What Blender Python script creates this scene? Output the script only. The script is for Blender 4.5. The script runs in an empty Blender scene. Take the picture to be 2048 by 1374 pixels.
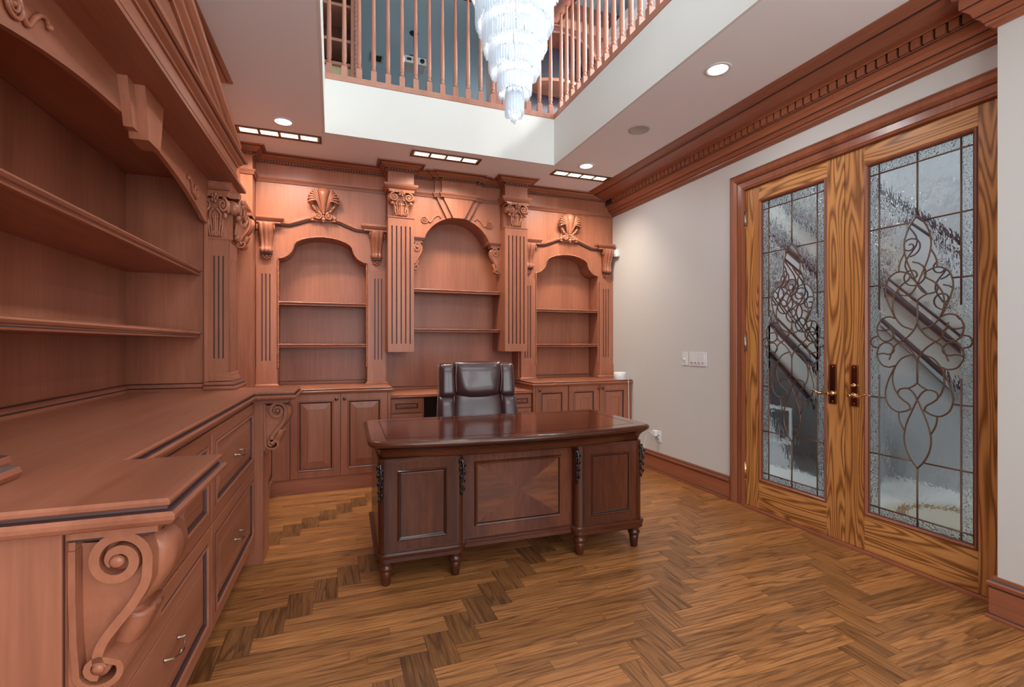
import bpy, bmesh, math, random
from mathutils import Matrix, Vector, geometry
random.seed(7)
S = bpy.context.scene
COL = S.collection
PI = math.pi
def rad(a): return a*PI/180

# ------------------------------------------------------------------ camera, world, light, exposure
cam = bpy.data.objects.new('camera', bpy.data.cameras.new('camera')); COL.objects.link(cam)
cam.data.sensor_width = 36.0
cam.data.lens = 36.0*960/2048
cam.data.shift_y = (687-686)/2048
cam.data.clip_start = 0.02
YAW = math.atan((1024-666)/960)
cam.location = (0, 0, 1.26); cam.rotation_euler = (PI/2, 0, -YAW)
S.camera = cam
S.view_settings.view_transform = 'Standard'; S.view_settings.look = 'None'
S.view_settings.gamma = 1; S.view_settings.use_curve_mapping = False
S.view_settings.exposure = 0.0
S.cycles.use_denoising = True
S.cycles.max_bounces = 7; S.cycles.diffuse_bounces = 4; S.cycles.glossy_bounces = 4
S.cycles.transmission_bounces = 6; S.cycles.transparent_max_bounces = 8
S.cycles.sample_clamp_indirect = 4.0
S.cycles.caustics_reflective = False; S.cycles.caustics_refractive = False
W_ = bpy.data.worlds.new('sky'); S.world = W_; W_.use_nodes = True
W_.node_tree.nodes['Background'].inputs[0].default_value = (0.90, 0.95, 1.0, 1)
W_.node_tree.nodes['Background'].inputs[1].default_value = 6.2
WORLD = Matrix.Identity(4)

def light(name, kind, loc, energy, color=(1,1,1), size=0.1, size_y=None, rot=(0,0,0), spread=None, portal=False, spot=None):
    L = bpy.data.lights.new(name, kind); L.energy = energy; L.color = color
    if kind == 'AREA':
        L.shape = 'RECTANGLE' if size_y else 'DISK'; L.size = size
        if size_y: L.size_y = size_y
        if spread: L.spread = rad(spread)
        if portal: L.cycles.is_portal = True
    elif kind == 'SPOT':
        L.spot_size = rad(spot or 80); L.spot_blend = .6; L.shadow_soft_size = size
    else: L.shadow_soft_size = size
    o = bpy.data.objects.new(name, L); o.location = loc; o.rotation_euler = rot; COL.objects.link(o)
    return o
# daylight enters by the two tall windows behind the camera (portals sit in the openings)
for k, (xc, w) in enumerate(((0.15, 1.7), (2.0, 1.5))):
    light('window_daylight', 'AREA', (xc, -1.30, 1.55), 1, size=w, size_y=2.1, rot=(rad(90), 0, 0), portal=True)
light('window_daylight', 'AREA', (1.2, -1.30, 4.40), 1, size=3.8, size_y=1.7, rot=(rad(90), 0, 0), portal=True)  # upper window behind the camera, enlarged to send in more daylight
light('window_daylight', 'AREA', (3.9, 7.3, 4.35), 1, size=1.7, size_y=3.4, rot=(0, rad(90), 0), portal=True)  # unseen side opening, added to bring daylight onto the upper ceiling

# ------------------------------------------------------------------ materials
def nt(name):
    m = bpy.data.materials.new(name); m.use_nodes = True
    t = m.node_tree; b = t.nodes['Principled BSDF']
    return m, t, b
def N(t, kind, **kw):
    n = t.nodes.new(kind)
    for k, v in kw.items():
        if k in n.inputs: n.inputs[k].default_value = v
        else: setattr(n, k, v)
    return n
def plain(name, col, rough=.5, metal=0., spec=.5, bump=0, bscale=200, coat=0, **kw):
    m, t, b = nt(name)
    b.inputs['Base Color'].default_value = (*col, 1); b.inputs['Roughness'].default_value = rough
    b.inputs['Metallic'].default_value = metal; b.inputs['Specular IOR Level'].default_value = spec
    if coat: b.inputs['Coat Weight'].default_value = coat; b.inputs['Coat Roughness'].default_value = .08
    if bump:
        tc = N(t, 'ShaderNodeTexCoord'); no = N(t, 'ShaderNodeTexNoise', Scale=bscale, Detail=3.)
        t.links.new(tc.outputs['Object'], no.inputs['Vector'])
        bp = N(t, 'ShaderNodeBump', Strength=bump, Distance=.002)
        t.links.new(no.outputs['Fac'], bp.inputs['Height']); t.links.new(bp.outputs['Normal'], b.inputs['Normal'])
    return m
def ramp(t, stops):
    r = N(t, 'ShaderNodeValToRGB'); e = r.color_ramp.elements
    while len(e) < len(stops): e.new(.5)
    for i, (p, c) in enumerate(stops): e[i].position = p; e[i].color = (*c, 1)
    return r
def wood(name, dark, mid, lite, axis='Z', rough=.35, fine=60, stretch=.06, coat=0., lines=0., coord='Object', lscale=9., ldist=5., linecol=None):
    """grain stretched along axis: fine pores plus broad figure; optional strong cathedral lines"""
    m, t, b = nt(name)
    tc = N(t, 'ShaderNodeTexCoord'); oi = N(t, 'ShaderNodeObjectInfo')
    mp = N(t, 'ShaderNodeMapping')
    sc = [1., 1., 1.]; sc['XYZ'.index(axis)] = stretch; mp.inputs['Scale'].default_value = sc
    src = tc.outputs[coord]
    off = N(t, 'ShaderNodeVectorMath', operation='SCALE'); off.inputs[0].default_value = (7.3, 3.1, 5.7)
    t.links.new(oi.outputs['Random'], off.inputs['Scale'])
    ad = N(t, 'ShaderNodeVectorMath', operation='ADD')
    t.links.new(src, ad.inputs[0]); t.links.new(off.outputs[0], ad.inputs[1])
    t.links.new(ad.outputs[0], mp.inputs['Vector'])
    n1 = N(t, 'ShaderNodeTexNoise', Scale=float(fine), Detail=4., Roughness=.6)
    n2 = N(t, 'ShaderNodeTexNoise', Scale=4., Detail=3., Roughness=.5, Distortion=.6)
    t.links.new(mp.outputs[0], n1.inputs['Vector']); t.links.new(mp.outputs[0], n2.inputs['Vector'])
    mx = N(t, 'ShaderNodeMath', operation='MULTIPLY_ADD'); mx.inputs[1].default_value = .35
    t.links.new(n1.outputs['Fac'], mx.inputs[0])
    h = N(t, 'ShaderNodeMath', operation='MULTIPLY'); h.inputs[1].default_value = .65
    t.links.new(n2.outputs['Fac'], h.inputs[0]); t.links.new(h.outputs[0], mx.inputs[2])
    r = ramp(t, [(.30, dark), (.5, mid), (.70, lite)])
    t.links.new(mx.outputs[0], r.inputs[0]); colo = r.outputs[0]
    if lines:
        nz = N(t, 'ShaderNodeTexNoise', Scale=float(lscale), Detail=1.5, Roughness=.45, Distortion=.25)
        mq = N(t, 'ShaderNodeMapping'); sc2 = [1., 1., 1.]; sc2['XYZ'.index(axis)] = .10; mq.inputs['Scale'].default_value = sc2
        t.links.new(ad.outputs[0], mq.inputs['Vector']); t.links.new(mq.outputs[0], nz.inputs['Vector'])
        mk = N(t, 'ShaderNodeMath', operation='MULTIPLY_ADD'); mk.inputs[1].default_value = ldist; t.links.new(nz.outputs['Fac'], mk.inputs[0])
        mj = N(t, 'ShaderNodeMath', operation='MULTIPLY'); mj.inputs[1].default_value = .35; t.links.new(n1.outputs['Fac'], mj.inputs[0]); t.links.new(mj.outputs[0], mk.inputs[2])
        pp = N(t, 'ShaderNodeMath', operation='PINGPONG'); pp.inputs[1].default_value = .5; t.links.new(mk.outputs[0], pp.inputs[0])
        r2 = ramp(t, [(.0, (1, 1, 1)), (.16, (.6, .6, .6)), (.34, (0, 0, 0))]); t.links.new(pp.outputs[0], r2.inputs[0])
        n3 = N(t, 'ShaderNodeMath', operation='MULTIPLY'); n3.inputs[1].default_value = lines
        t.links.new(r2.outputs[0], n3.inputs[0])
        mm = N(t, 'ShaderNodeMix', data_type='RGBA'); t.links.new(n3.outputs[0], mm.inputs['Factor'])
        t.links.new(colo, mm.inputs[6]); mm.inputs[7].default_value = (*(linecol or dark), 1); colo = mm.outputs[2]
    t.links.new(colo, b.inputs['Base Color'])
    b.inputs['Roughness'].default_value = rough; b.inputs['Specular IOR Level'].default_value = .36
    if coat: b.inputs['Coat Weight'].default_value = coat; b.inputs['Coat Roughness'].default_value = .1
    bp = N(t, 'ShaderNodeBump', Strength=.08, Distance=.001)
    t.links.new(n1.outputs['Fac'], bp.inputs['Height']); t.links.new(bp.outputs['Normal'], b.inputs['Normal'])
    return m
CH = dict(dark=(.225, .072, .038), mid=(.325, .115, .063), lite=(.42, .158, .090))
cherry = {a: wood('cherry_'+a, axis=a, rough=.36, **CH) for a in 'XYZ'}
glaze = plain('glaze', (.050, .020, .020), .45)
carved = wood('carved', (.25, .083, .043), (.335, .120, .065), (.42, .160, .090), 'Z', rough=.32, stretch=.5)
trimw = {a: wood('trim_'+a, (.19, .058, .028), (.29, .096, .047), (.39, .138, .070), a, rough=.28) for a in 'XYZ'}
oak = {a: wood('oak_'+a, (.42, .165, .045), (.60, .265, .080), (.72, .35, .125), a, rough=.3, fine=90, stretch=.03,
       lines=.9, lscale=7., ldist=20., linecol=(.17, .055, .016)) for a in 'XYZ'}
deskw = {a: wood('desk_'+a, (.030, .007, .004), (.070, .018, .008), (.130, .036, .014), a, rough=.22, coat=.3, stretch=.1) for a in 'XYZ'}
desktopm = wood('desk_veneer', (.05, .012, .006), (.11, .026, .012), (.20, .055, .022), 'X', rough=.16, coat=.7, stretch=.15, lines=.35, lscale=5., ldist=9.)
deskedge = plain('desk_dark', (.012, .005, .004), .3, coat=.3)
ornam = plain('ornament_metal', (.05, .045, .045), .22, metal=.8)
wallm = plain('wall_paint', (.64, .625, .59), .8, bump=.1, bscale=400)
ceilm = plain('ceiling_paint', (.88, .86, .87), .85)
whitep = plain('fascia_paint', (.75, .745, .70), .8)
bluep = plain('upper_ceiling_paint', (.50, .66, .74), .8)
greyp = plain('grey_paint', (.50, .54, .54), .8)
leather = plain('leather', (.055, .022, .022), .30, spec=.6, bump=.25, bscale=350, coat=.25)
piping = plain('piping', (.28, .17, .14), .45)
brass = plain('brass', (.80, .55, .28), .18, metal=1)
brassdark = plain('brass_plate', (.16, .06, .035), .15, metal=.9)
nickel = plain('antique_nickel', (.50, .40, .33), .28, metal=1)
bronze = plain('bronze', (.13, .075, .05), .35, metal=.8)
came = plain('came', (.15, .08, .05), .4, metal=.5)
plastic = plain('white_plastic', (.78, .78, .77), .35)
darkpl = plain('dark_plastic', (.02, .02, .02), .4)
iron = plain('iron', (.03, .035, .06), .5)
marble = plain('hall_marble', (.62, .62, .60), .25, bump=0)
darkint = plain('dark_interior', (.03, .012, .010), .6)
steel = plain('steel', (.6, .6, .6), .25, metal=1)
def emis(name, col, s):
    m, t, b = nt(name)
    b.inputs['Emission Color'].default_value = (*col, 1); b.inputs['Emission Strength'].default_value = s
    b.inputs['Base Color'].default_value = (.8, .8, .8, 1)
    return m
lamp_white = emis('lamp_white', (.93, .97, 1.), 3.)
lamp_warm = emis('lamp_warm', (1., .88, .70), 2.2)
def glassm(name, rough, bscale, bstr, tint=(.93, .96, .97), stretch=(1, 1, 1), refr=.75, kind='noise', ior=1.12):
    m, t, b = nt(name); t.nodes.remove(b)
    out = t.nodes['Material Output']
    tc = N(t, 'ShaderNodeTexCoord'); mp = N(t, 'ShaderNodeMapping'); mp.inputs['Scale'].default_value = stretch
    t.links.new(tc.outputs['Object'], mp.inputs['Vector'])
    rf = N(t, 'ShaderNodeBsdfRefraction', Roughness=rough, IOR=ior); rf.inputs['Color'].default_value = (*tint, 1)
    gl = N(t, 'ShaderNodeBsdfGlossy', Roughness=max(rough, .03)); gl.inputs['Color'].default_value = (.95, .97, 1, 1)
    if bstr:
        if kind == 'noise': tx = N(t, 'ShaderNodeTexNoise', Scale=float(bscale), Detail=2.); ho = tx.outputs['Fac']
        else: tx = N(t, 'ShaderNodeTexVoronoi', Scale=float(bscale)); ho = tx.outputs['Distance']
        t.links.new(mp.outputs[0], tx.inputs['Vector'])
        bp = N(t, 'ShaderNodeBump', Strength=bstr, Distance=.01); t.links.new(ho, bp.inputs['Height'])
        t.links.new(bp.outputs['Normal'], rf.inputs['Normal']); t.links.new(bp.outputs['Normal'], gl.inputs['Normal'])
    fr = N(t, 'ShaderNodeFresnel', IOR=1.5)
    ad = N(t, 'ShaderNodeMath', operation='ADD'); ad.inputs[1].default_value = .03; t.links.new(fr.outputs[0], ad.inputs[0])
    mx = N(t, 'ShaderNodeMixShader'); t.links.new(ad.outputs[0], mx.inputs[0])
    t.links.new(rf.outputs[0], mx.inputs[1]); t.links.new(gl.outputs[0], mx.inputs[2])
    t.links.new(mx.outputs[0], out.inputs['Surface'])
    return m
g_border = glassm('glass_hammered', .10, 90, .6, kind='voronoi', ior=1.35)
g_rain = glassm('glass_rain', .06, 26, .45, stretch=(1, 1, .55), ior=1.35)
g_clear = glassm('glass_clear', .0, 1, 0, ior=1.45)
def crystalm():
    m, t, b = nt('crystal')
    b.inputs['Base Color'].default_value = (.93, .96, 1, 1); b.inputs['Roughness'].default_value = .12
    out = t.nodes['Material Output']
    tr = N(t, 'ShaderNodeBsdfTranslucent'); tr.inputs['Color'].default_value = (.93, .97, 1, 1)
    tp = N(t, 'ShaderNodeBsdfTransparent'); tp.inputs['Color'].default_value = (.92, .96, 1, 1)
    m1 = N(t, 'ShaderNodeMixShader', Fac=.5); m2 = N(t, 'ShaderNodeMixShader', Fac=.25)
    t.links.new(b.outputs[0], m1.inputs[1]); t.links.new(tr.outputs[0], m1.inputs[2])
    t.links.new(m1.outputs[0], m2.inputs[1]); t.links.new(tp.outputs[0], m2.inputs[2])
    t.links.new(m2.outputs[0], out.inputs['Surface'])
    return m
crystal = crystalm()
def floormat():
    m, t, b = nt('parquet')
    uv = N(t, 'ShaderNodeUVMap'); uv.uv_map = 'grain'
    at = N(t, 'ShaderNodeVertexColor'); at.layer_name = 'plank'
    sep = N(t, 'ShaderNodeSeparateColor'); t.links.new(at.outputs['Color'], sep.inputs[0])
    mp = N(t, 'ShaderNodeMapping'); mp.inputs['Scale'].default_value = (.05, 1, 1); t.links.new(uv.outputs[0], mp.inputs['Vector'])
    n1 = N(t, 'ShaderNodeTexNoise', Scale=150., Detail=3., Roughness=.5); t.links.new(mp.outputs[0], n1.inputs['Vector'])
    mp2 = N(t, 'ShaderNodeMapping'); mp2.inputs['Scale'].default_value = (.09, 1, 1); t.links.new(uv.outputs[0], mp2.inputs['Vector'])
    nz = N(t, 'ShaderNodeTexNoise', Scale=11., Detail=1.5, Roughness=.45, Distortion=.2); t.links.new(mp2.outputs[0], nz.inputs['Vector'])
    mk = N(t, 'ShaderNodeMath', operation='MULTIPLY_ADD'); mk.inputs[1].default_value = 8.; t.links.new(nz.outputs['Fac'], mk.inputs[0])
    mj = N(t, 'ShaderNodeMath', operation='MULTIPLY'); mj.inputs[1].default_value = .3; t.links.new(n1.outputs['Fac'], mj.inputs[0]); t.links.new(mj.outputs[0], mk.inputs[2])
    wv = N(t, 'ShaderNodeMath', operation='PINGPONG'); wv.inputs[1].default_value = .5; t.links.new(mk.outputs[0], wv.inputs[0])
    r = ramp(t, [(.20, (.20, .070, .020)), (.5, (.37, .150, .046)), (.80, (.50, .225, .080))])
    t.links.new(n1.outputs['Fac'], r.inputs[0])
    rl = ramp(t, [(0, (1, 1, 1)), (.08, (.7, .7, .7)), (.22, (0, 0, 0))]); t.links.new(wv.outputs[0], rl.inputs[0])
    ml = N(t, 'ShaderNodeMath', operation='MULTIPLY'); ml.inputs[1].default_value = .55; t.links.new(rl.outputs[0], ml.inputs[0])
    mx = N(t, 'ShaderNodeMix', data_type='RGBA'); t.links.new(ml.outputs[0], mx.inputs['Factor'])
    t.links.new(r.outputs[0], mx.inputs[6]); mx.inputs[7].default_value = (.055, .018, .008, 1)
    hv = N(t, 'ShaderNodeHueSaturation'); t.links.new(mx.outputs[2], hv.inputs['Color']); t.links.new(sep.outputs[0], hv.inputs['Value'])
    t.links.new(hv.outputs[0], b.inputs['Base Color'])
    b.inputs['Roughness'].default_value = .34
    bp = N(t, 'ShaderNodeBump', Strength=.15, Distance=.001); t.links.new(n1.outputs['Fac'], bp.inputs['Height'])
    t.links.new(bp.outputs['Normal'], b.inputs['Normal'])
    return m
parquet = floormat()

# ------------------------------------------------------------------ object helpers
WM = {}
def tag(o, label=None, cat=None, group=None, kind=None):
    if label: o['label'] = label
    if cat: o['category'] = cat
    if group: o['group'] = group
    if kind: o['kind'] = kind
    return o
def thing(name, label, cat, loc=(0, 0, 0), rotz=0, group=None, frame=None):
    o = bpy.data.objects.new(name, None); COL.objects.link(o); o.empty_display_size = .05
    m = (frame or WORLD) @ Matrix.Translation(loc) @ Matrix.Rotation(rotz, 4, 'Z')
    o.matrix_basis = m; WM[o.name] = m
    return tag(o, label, cat, group)
def place(name, mesh, parent=None, mat=None, frame=None):
    """one object using mesh, put at matrix mat of the frame"""
    o = bpy.data.objects.new(name, mesh); COL.objects.link(o)
    w = (frame or WORLD) @ (mat or Matrix.Identity(4))
    if parent is not None:
        o.parent = parent; o.matrix_basis = WM[parent.name].inverted() @ w
    else: o.matrix_basis = w
    WM[o.name] = w
    return o
def T(x, y, z, rz=0, s=1.): 
    m = Matrix.Translation((x, y, z)) @ Matrix.Rotation(rz, 4, 'Z')
    return m @ (Matrix.Diagonal((*s, 1)) if isinstance(s, tuple) else Matrix.Scale(s, 4))

class MB:
    def __init__(s, frame=None, recalc=True): s.v = []; s.f = []; s.m = []; s.sm = []; s.frame = frame or WORLD; s.recalc = recalc
    def add(s, vs, fs, m=0, smooth=False):
        b = len(s.v); s.v += [tuple(p) for p in vs]
        for i, f in enumerate(fs):
            s.f.append([b+k for k in f]); s.m.append(m[i] if isinstance(m, list) else m); s.sm.append(smooth)
        return s
    def box(s, x0, x1, y0, y1, z0, z1, m=0, tf=None):
        vs = [(x, y, z) for z in (z0, z1) for y in (y0, y1) for x in (x0, x1)]
        if tf: vs = [tf(*p) for p in vs]
        return s.add(vs, [(0, 2, 3, 1), (4, 5, 7, 6), (0, 1, 5, 4), (2, 6, 7, 3), (0, 4, 6, 2), (1, 3, 7, 5)], m)
    def prism(s, poly, w0, w1, mp, m=0, mside=None, smooth=False):
        n = len(poly)
        vs = [mp(u, v, w0) for u, v in poly]+[mp(u, v, w1) for u, v in poly]
        s.add(vs, [tuple(range(n-1, -1, -1)), tuple(range(n, 2*n))], m)
        s.add(vs, [(i, (i+1) % n, n+(i+1) % n, n+i) for i in range(n)], m if mside is None else mside, smooth)
        return s
    def loops(s, loops, m=0, close=True, capA=False, capB=False, smooth=False):
        n = len(loops[0]); vs = [p for l in loops for p in l]; fs = []; ms = []
        for i in range(len(loops)-1):
            for j in range(n if close else n-1):
                k = (j+1) % n
                fs.append((i*n+j, i*n+k, (i+1)*n+k, (i+1)*n+j)); ms.append(m[i] if isinstance(m, list) else m)
        s.add(vs, fs, ms, smooth)
        if capA: s.add(loops[0], [tuple(range(n-1, -1, -1))], m[0] if isinstance(m, list) else m)
        if capB: s.add(loops[-1], [tuple(range(n))], m[-1] if isinstance(m, list) else m)
        return s
    def mould(s, path, prof, mp, closed=False, m=0, side=1, caps=True, smooth=False):
        """sweep profile [(offset, w[, mat])...] along plane path with mitres"""
        loops = []
        for pr in prof:
            off = offset(path, pr[0]*side, closed)
            loops.append([mp(u, v, pr[1]) for u, v in off])
        ms = [(pr[2] if len(pr) > 2 else m) for pr in prof[1:]]
        s.loops(loops, ms, close=closed, smooth=smooth)
        if caps and not closed:
            for e in (0, -1): s.add([l[e] for l in loops], [tuple(range(len(loops)))], m)
        return s
    def nest(s, u0, u1, v0, v1, lev, mp, back=None):
        """nested rectangles [(inset, w, mat)]: stepped and bevelled panel"""
        L = [[mp(u0+i, v0+i, w), mp(u1-i, v0+i, w), mp(u1-i, v1-i, w), mp(u0+i, v1-i, w)] for i, w, _ in lev]
        s.loops(L, [l[2] for l in lev[1:]], capB=True)
        if back is not None:
            B = [mp(u0, v0, back), mp(u1, v0, back), mp(u1, v1, back), mp(u0, v1, back)]
            s.loops([B, L[0]], lev[0][2], capA=True)
        return s
    def tube(s, pts, r, n=8, m=0, caps=True, closed=False, flat=1.0):
        P = [Vector(p) for p in pts]; L = []; K = len(P); prev = None
        for i, p in enumerate(P):
            if closed: d = P[(i+1) % K]-P[i-1]
            else: d = P[min(i+1, K-1)]-P[max(i-1, 0)]
            if d.length < 1e-9: d = Vector((0, 0, 1))
            d.normalize()
            if prev is None:
                a = Vector((0, 0, 1)) if abs(d.z) < .9 else Vector((1, 0, 0)); a = (a-d*a.dot(d)).normalized()
            else:
                a = prev-d*prev.dot(d); a = a.normalized() if a.length > 1e-6 else prev
            prev = a; b = d.cross(a); rr = r[i] if isinstance(r, (list, tuple)) else r
            L.append([tuple(p+a*(rr*math.cos(2*PI*k/n))+b*(rr*flat*math.sin(2*PI*k/n))) for k in range(n)])
        if closed: L.append(L[0])
        return s.loops(L, m, capA=caps and not closed, capB=caps and not closed, smooth=True)
    def lathe(s, prof, c=(0, 0, 0), n=20, m=0, axis='z', smooth=True, caps=True, ell=1.):
        L = []
        for r, h in prof:
            ring = []
            for k in range(n):
                a = 2*PI*k/n; x, y = r*math.cos(a), r*math.sin(a)*ell
                q = (x, y, h) if axis == 'z' else ((h, x, y) if axis == 'x' else (x, -h, y))
                ring.append((c[0]+q[0], c[1]+q[1], c[2]+q[2]))
            L.append(ring)
        return s.loops(L, m, capA=caps, capB=caps, smooth=smooth)
    def ball(s, c, r, n=10, m=0, rx=1, ry=1, rz=1, rot=None):
        L = []
        for i in range(n//2+1):
            th = PI*(i+.02)/(n//2+.04)
            ring = []
            for k in range(n):
                a = 2*PI*k/n
                q = Vector((r*rx*math.sin(th)*math.cos(a), r*ry*math.sin(th)*math.sin(a), r*rz*math.cos(th)))
                if rot: q = rot @ q
                ring.append((c[0]+q.x, c[1]+q.y, c[2]+q.z))
            L.append(ring)
        return s.loops(L, m, capA=True, capB=True, smooth=True)
    def mesh(s, name, mats, tfm=None):
        me = bpy.data.meshes.new(name)
        vs = [tuple(tfm @ Vector(p)) for p in s.v] if tfm is not None else s.v
        me.from_pydata(vs, [], s.f)
        for mt in (mats if isinstance(mats, (list, tuple)) else [mats]): me.materials.append(mt)
        me.polygons.foreach_set('material_index', s.m); me.polygons.foreach_set('use_smooth', s.sm)
        if not s.recalc: me.update(); return me
        bm = bmesh.new(); bm.from_mesh(me); bmesh.ops.remove_doubles(bm, verts=bm.verts, dist=1e-6)
        bmesh.ops.recalc_face_normals(bm, faces=bm.faces); bm.to_mesh(me); bm.free()
        me.update(); return me
    def build(s, name, mats, parent=None, bevel=0, kind=None, label=None, cat=None, group=None, org=None):
        """a mesh in frame coordinates, stored relative to its parent (or its own origin)"""
        if parent is not None: inv = WM[parent.name].inverted() @ s.frame; w = WM[parent.name]
        else:
            if org is None:
                xs = [p[0] for p in s.v]; ys = [p[1] for p in s.v]; zs = [p[2] for p in s.v]
                org = ((min(xs)+max(xs))/2, (min(ys)+max(ys))/2, min(zs))
            w = s.frame @ Matrix.Translation(org); inv = Matrix.Translation(org).inverted()
        me = s.mesh(name, mats, inv)
        o = bpy.data.objects.new(name, me); COL.objects.link(o)
        if parent is not None: o.parent = parent
        else: o.matrix_basis = w
        WM[o.name] = w
        if bevel:
            b = o.modifiers.new('bevel', 'BEVEL'); b.width = bevel; b.segments = 2; b.limit_method = 'ANGLE'; b.angle_limit = rad(40)
        return tag(o, label, cat, group, kind)
def offset(path, d, closed):
    n = len(path); out = []
    for i in range(n):
        if closed: a, b, c = path[i-1], path[i], path[(i+1) % n]
        else: a, b, c = (path[i-1] if i else None), path[i], (path[i+1] if i < n-1 else None)
        def nrm(p, q):
            dx, dy = q[0]-p[0], q[1]-p[1]; l = math.hypot(dx, dy) or 1e-9; return (dy/l, -dx/l)
        if a is None: nx, ny = nrm(b, c); out.append((b[0]+nx*d, b[1]+ny*d)); continue
        if c is None: nx, ny = nrm(a, b); out.append((b[0]+nx*d, b[1]+ny*d)); continue
        n1, n2 = nrm(a, b), nrm(b, c); k = 1+n1[0]*n2[0]+n1[1]*n2[1]
        if k < .15: k = .15
        out.append((b[0]+(n1[0]+n2[0])*d/k, b[1]+(n1[1]+n2[1])*d/k))
    return out
PLAN = lambda u, v, w: (u, v, w)                       # plan path, w = height
def FY(y0): return lambda u, v, w: (u, y0-w, v)        # (x, z) on a face looking to -y
def FX(x0): return lambda u, v, w: (x0+w, u, v)        # (y, z) on a face looking to +x
def FXn(x0): return lambda u, v, w: (x0-w, u, v)       # (y, z) on a face looking to -x
def cr(pts, k=6, closed=False):
    """Catmull-Rom through points of any dimension"""
    P = list(pts); n = len(P); out = []
    rng = range(n) if closed else range(n-1)
    for i in rng:
        p1, p2 = P[i], P[(i+1) % n]
        p0 = P[i-1] if (i > 0 or closed) else tuple(2*a-b for a, b in zip(p1, p2))
        p3 = P[(i+2) % n] if (i+2 < n or closed) else tuple(2*b-a for a, b in zip(p1, p2))
        for j in range(k):
            t = j/k
            out.append(tuple(.5*((2*b)+(-a+c)*t+(2*a-5*b+4*c-d)*t*t+(-a+3*b-3*c+d)*t**3) for a, b, c, d in zip(p0, p1, p2, p3)))
    if not closed: out.append(tuple(P[-1]))
    return out
def spiral(c, r0, r1, a0, turns, n=40):
    """points on a spiral from radius r0 at angle a0 (deg) inward; positive turns = anticlockwise"""
    return [(c[0]+(r0+(r1-r0)*(i/n)**.85)*math.cos(rad(a0)+2*PI*turns*i/n), c[1]+(r0+(r1-r0)*(i/n)**.85)*math.sin(rad(a0)+2*PI*turns*i/n)) for i in range(n+1)]
WD = lambda a='Z': [cherry[a], glaze]

# ------------------------------------------------------------------ the setting
CZ = 2.94; XR = 3.012; YB = 5.0; XL = -1.22; YN = -1.30
WX0, WX1, WY1 = -.06, 1.947, 4.09          # the well up to the gallery
UZ = 5.4
# parquet: rows of long planks crossed by stepped runs of short planks laid the other way
def make_floor():
    w = .1140; Pd = 10; mb = MB(); uvs = []; cols = []
    xo = .0225; yo = 2.877-.114*2       # a short plank starts here
    def plank(x0, x1, y0, y1, along, tone):
        x0 = max(x0, XL); x1 = min(x1, 3.2); y0 = max(y0, YN); y1 = min(y1, YB)
        if x1-x0 < .002 or y1-y0 < .002: return
        g = .00055
        mb.add([(x0+g, y0+g, 0), (x1-g, y0+g, 0), (x1-g, y1-g, 0), (x0+g, y1-g, 0)], [(0, 1, 2, 3)])
        ou, ov = random.uniform(0, 40), random.uniform(0, 40)
        if along == 'x': uvs.append([(x0+ou, y0+ov), (x1+ou, y0+ov), (x1+ou, y1+ov), (x0+ou, y1+ov)])
        else: uvs.append([(y0+ou, x0+ov), (y0+ou, x1+ov), (y1+ou, x1+ov), (y1+ou, x0+ov)])
        cols.append(tone)
    for j in range(-40, 42):
        y0 = yo+j*w
        if y0+w < YN or y0 > YB: continue
        for k in range(-6, 8):
            xb = xo+(j+k*Pd)*w-w               # start of the upper half of block j-1
            # long planks between two runs, each of two strips with their own end joints
            xa, xz = xb+2*w, xb+Pd*w
            for h in (0, 1):
                t = random.uniform(.74, 1.22)
                if random.random() < .35:
                    c = random.uniform(xa+.2, xz-.2)
                    plank(xa, c, y0+h*w/2, y0+(h+1)*w/2, 'x', t); plank(c, xz, y0+h*w/2, y0+(h+1)*w/2, 'x', random.uniform(.72, 1.2))
                else: plank(xa, xz, y0+h*w/2, y0+(h+1)*w/2, 'x', t)
            # the short block j: two strips running along y
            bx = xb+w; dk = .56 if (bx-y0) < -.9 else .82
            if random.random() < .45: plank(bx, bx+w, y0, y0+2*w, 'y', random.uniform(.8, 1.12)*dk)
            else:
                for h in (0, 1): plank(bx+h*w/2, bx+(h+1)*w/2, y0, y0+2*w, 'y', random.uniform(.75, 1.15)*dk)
    nplank = len(cols)
    mb.add([(XL, YN, -.002), (3.2, YN, -.002), (3.2, YB, -.002), (XL, YB, -.002)], [(0, 1, 2, 3)], 1)
    mb.add([(XL, YN, -.06), (3.2, YN, -.06), (3.2, YB, -.06), (XL, YB, -.06)], [(3, 2, 1, 0)], 1)
    me = bpy.data.meshes.new('floor'); me.from_pydata(mb.v, [], mb.f)
    me.materials.append(parquet); me.materials.append(glaze)
    me.polygons.foreach_set('material_index', mb.m)
    me.uv_layers.new(name='grain'); me.color_attributes.new('plank', 'FLOAT_COLOR', 'CORNER')
    uv = me.uv_layers['grain']; ca = me.color_attributes['plank']
    for i, p in enumerate(me.polygons):
        for q, li in enumerate(p.loop_indices):
            if i < nplank:
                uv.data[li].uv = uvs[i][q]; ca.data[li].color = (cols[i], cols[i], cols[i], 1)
    o = bpy.data.objects.new('floor', me); COL.objects.link(o); tag(o, kind='structure')
make_floor()
def struct(name, mb, m): return mb.build(name, m, kind='structure', org=(0, 0, 0))
# right wall with the double-door opening, and the pier nearer the camera
mb = MB()
mb.box(XR, XR+.14, 2.885, YB+.1, 0, CZ); mb.box(XR, XR+.14, 1.31, 2.885, 2.462, CZ); mb.box(XR, XR+.14, 1.2, 1.31, 0, CZ)
struct('wall_right', mb, wallm)
struct('wall_pier', MB().box(2.857, XR+.14, YN-.2, 1.285, 0, CZ), wallm)
struct('wall_back', MB().box(XL-.1, XR+.14, YB, YB+.1, 0, 3.34), wallm)
struct('wall_left', MB().box(XL-.1, XL, YN-.2, YB, 0, CZ), wallm)
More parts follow.
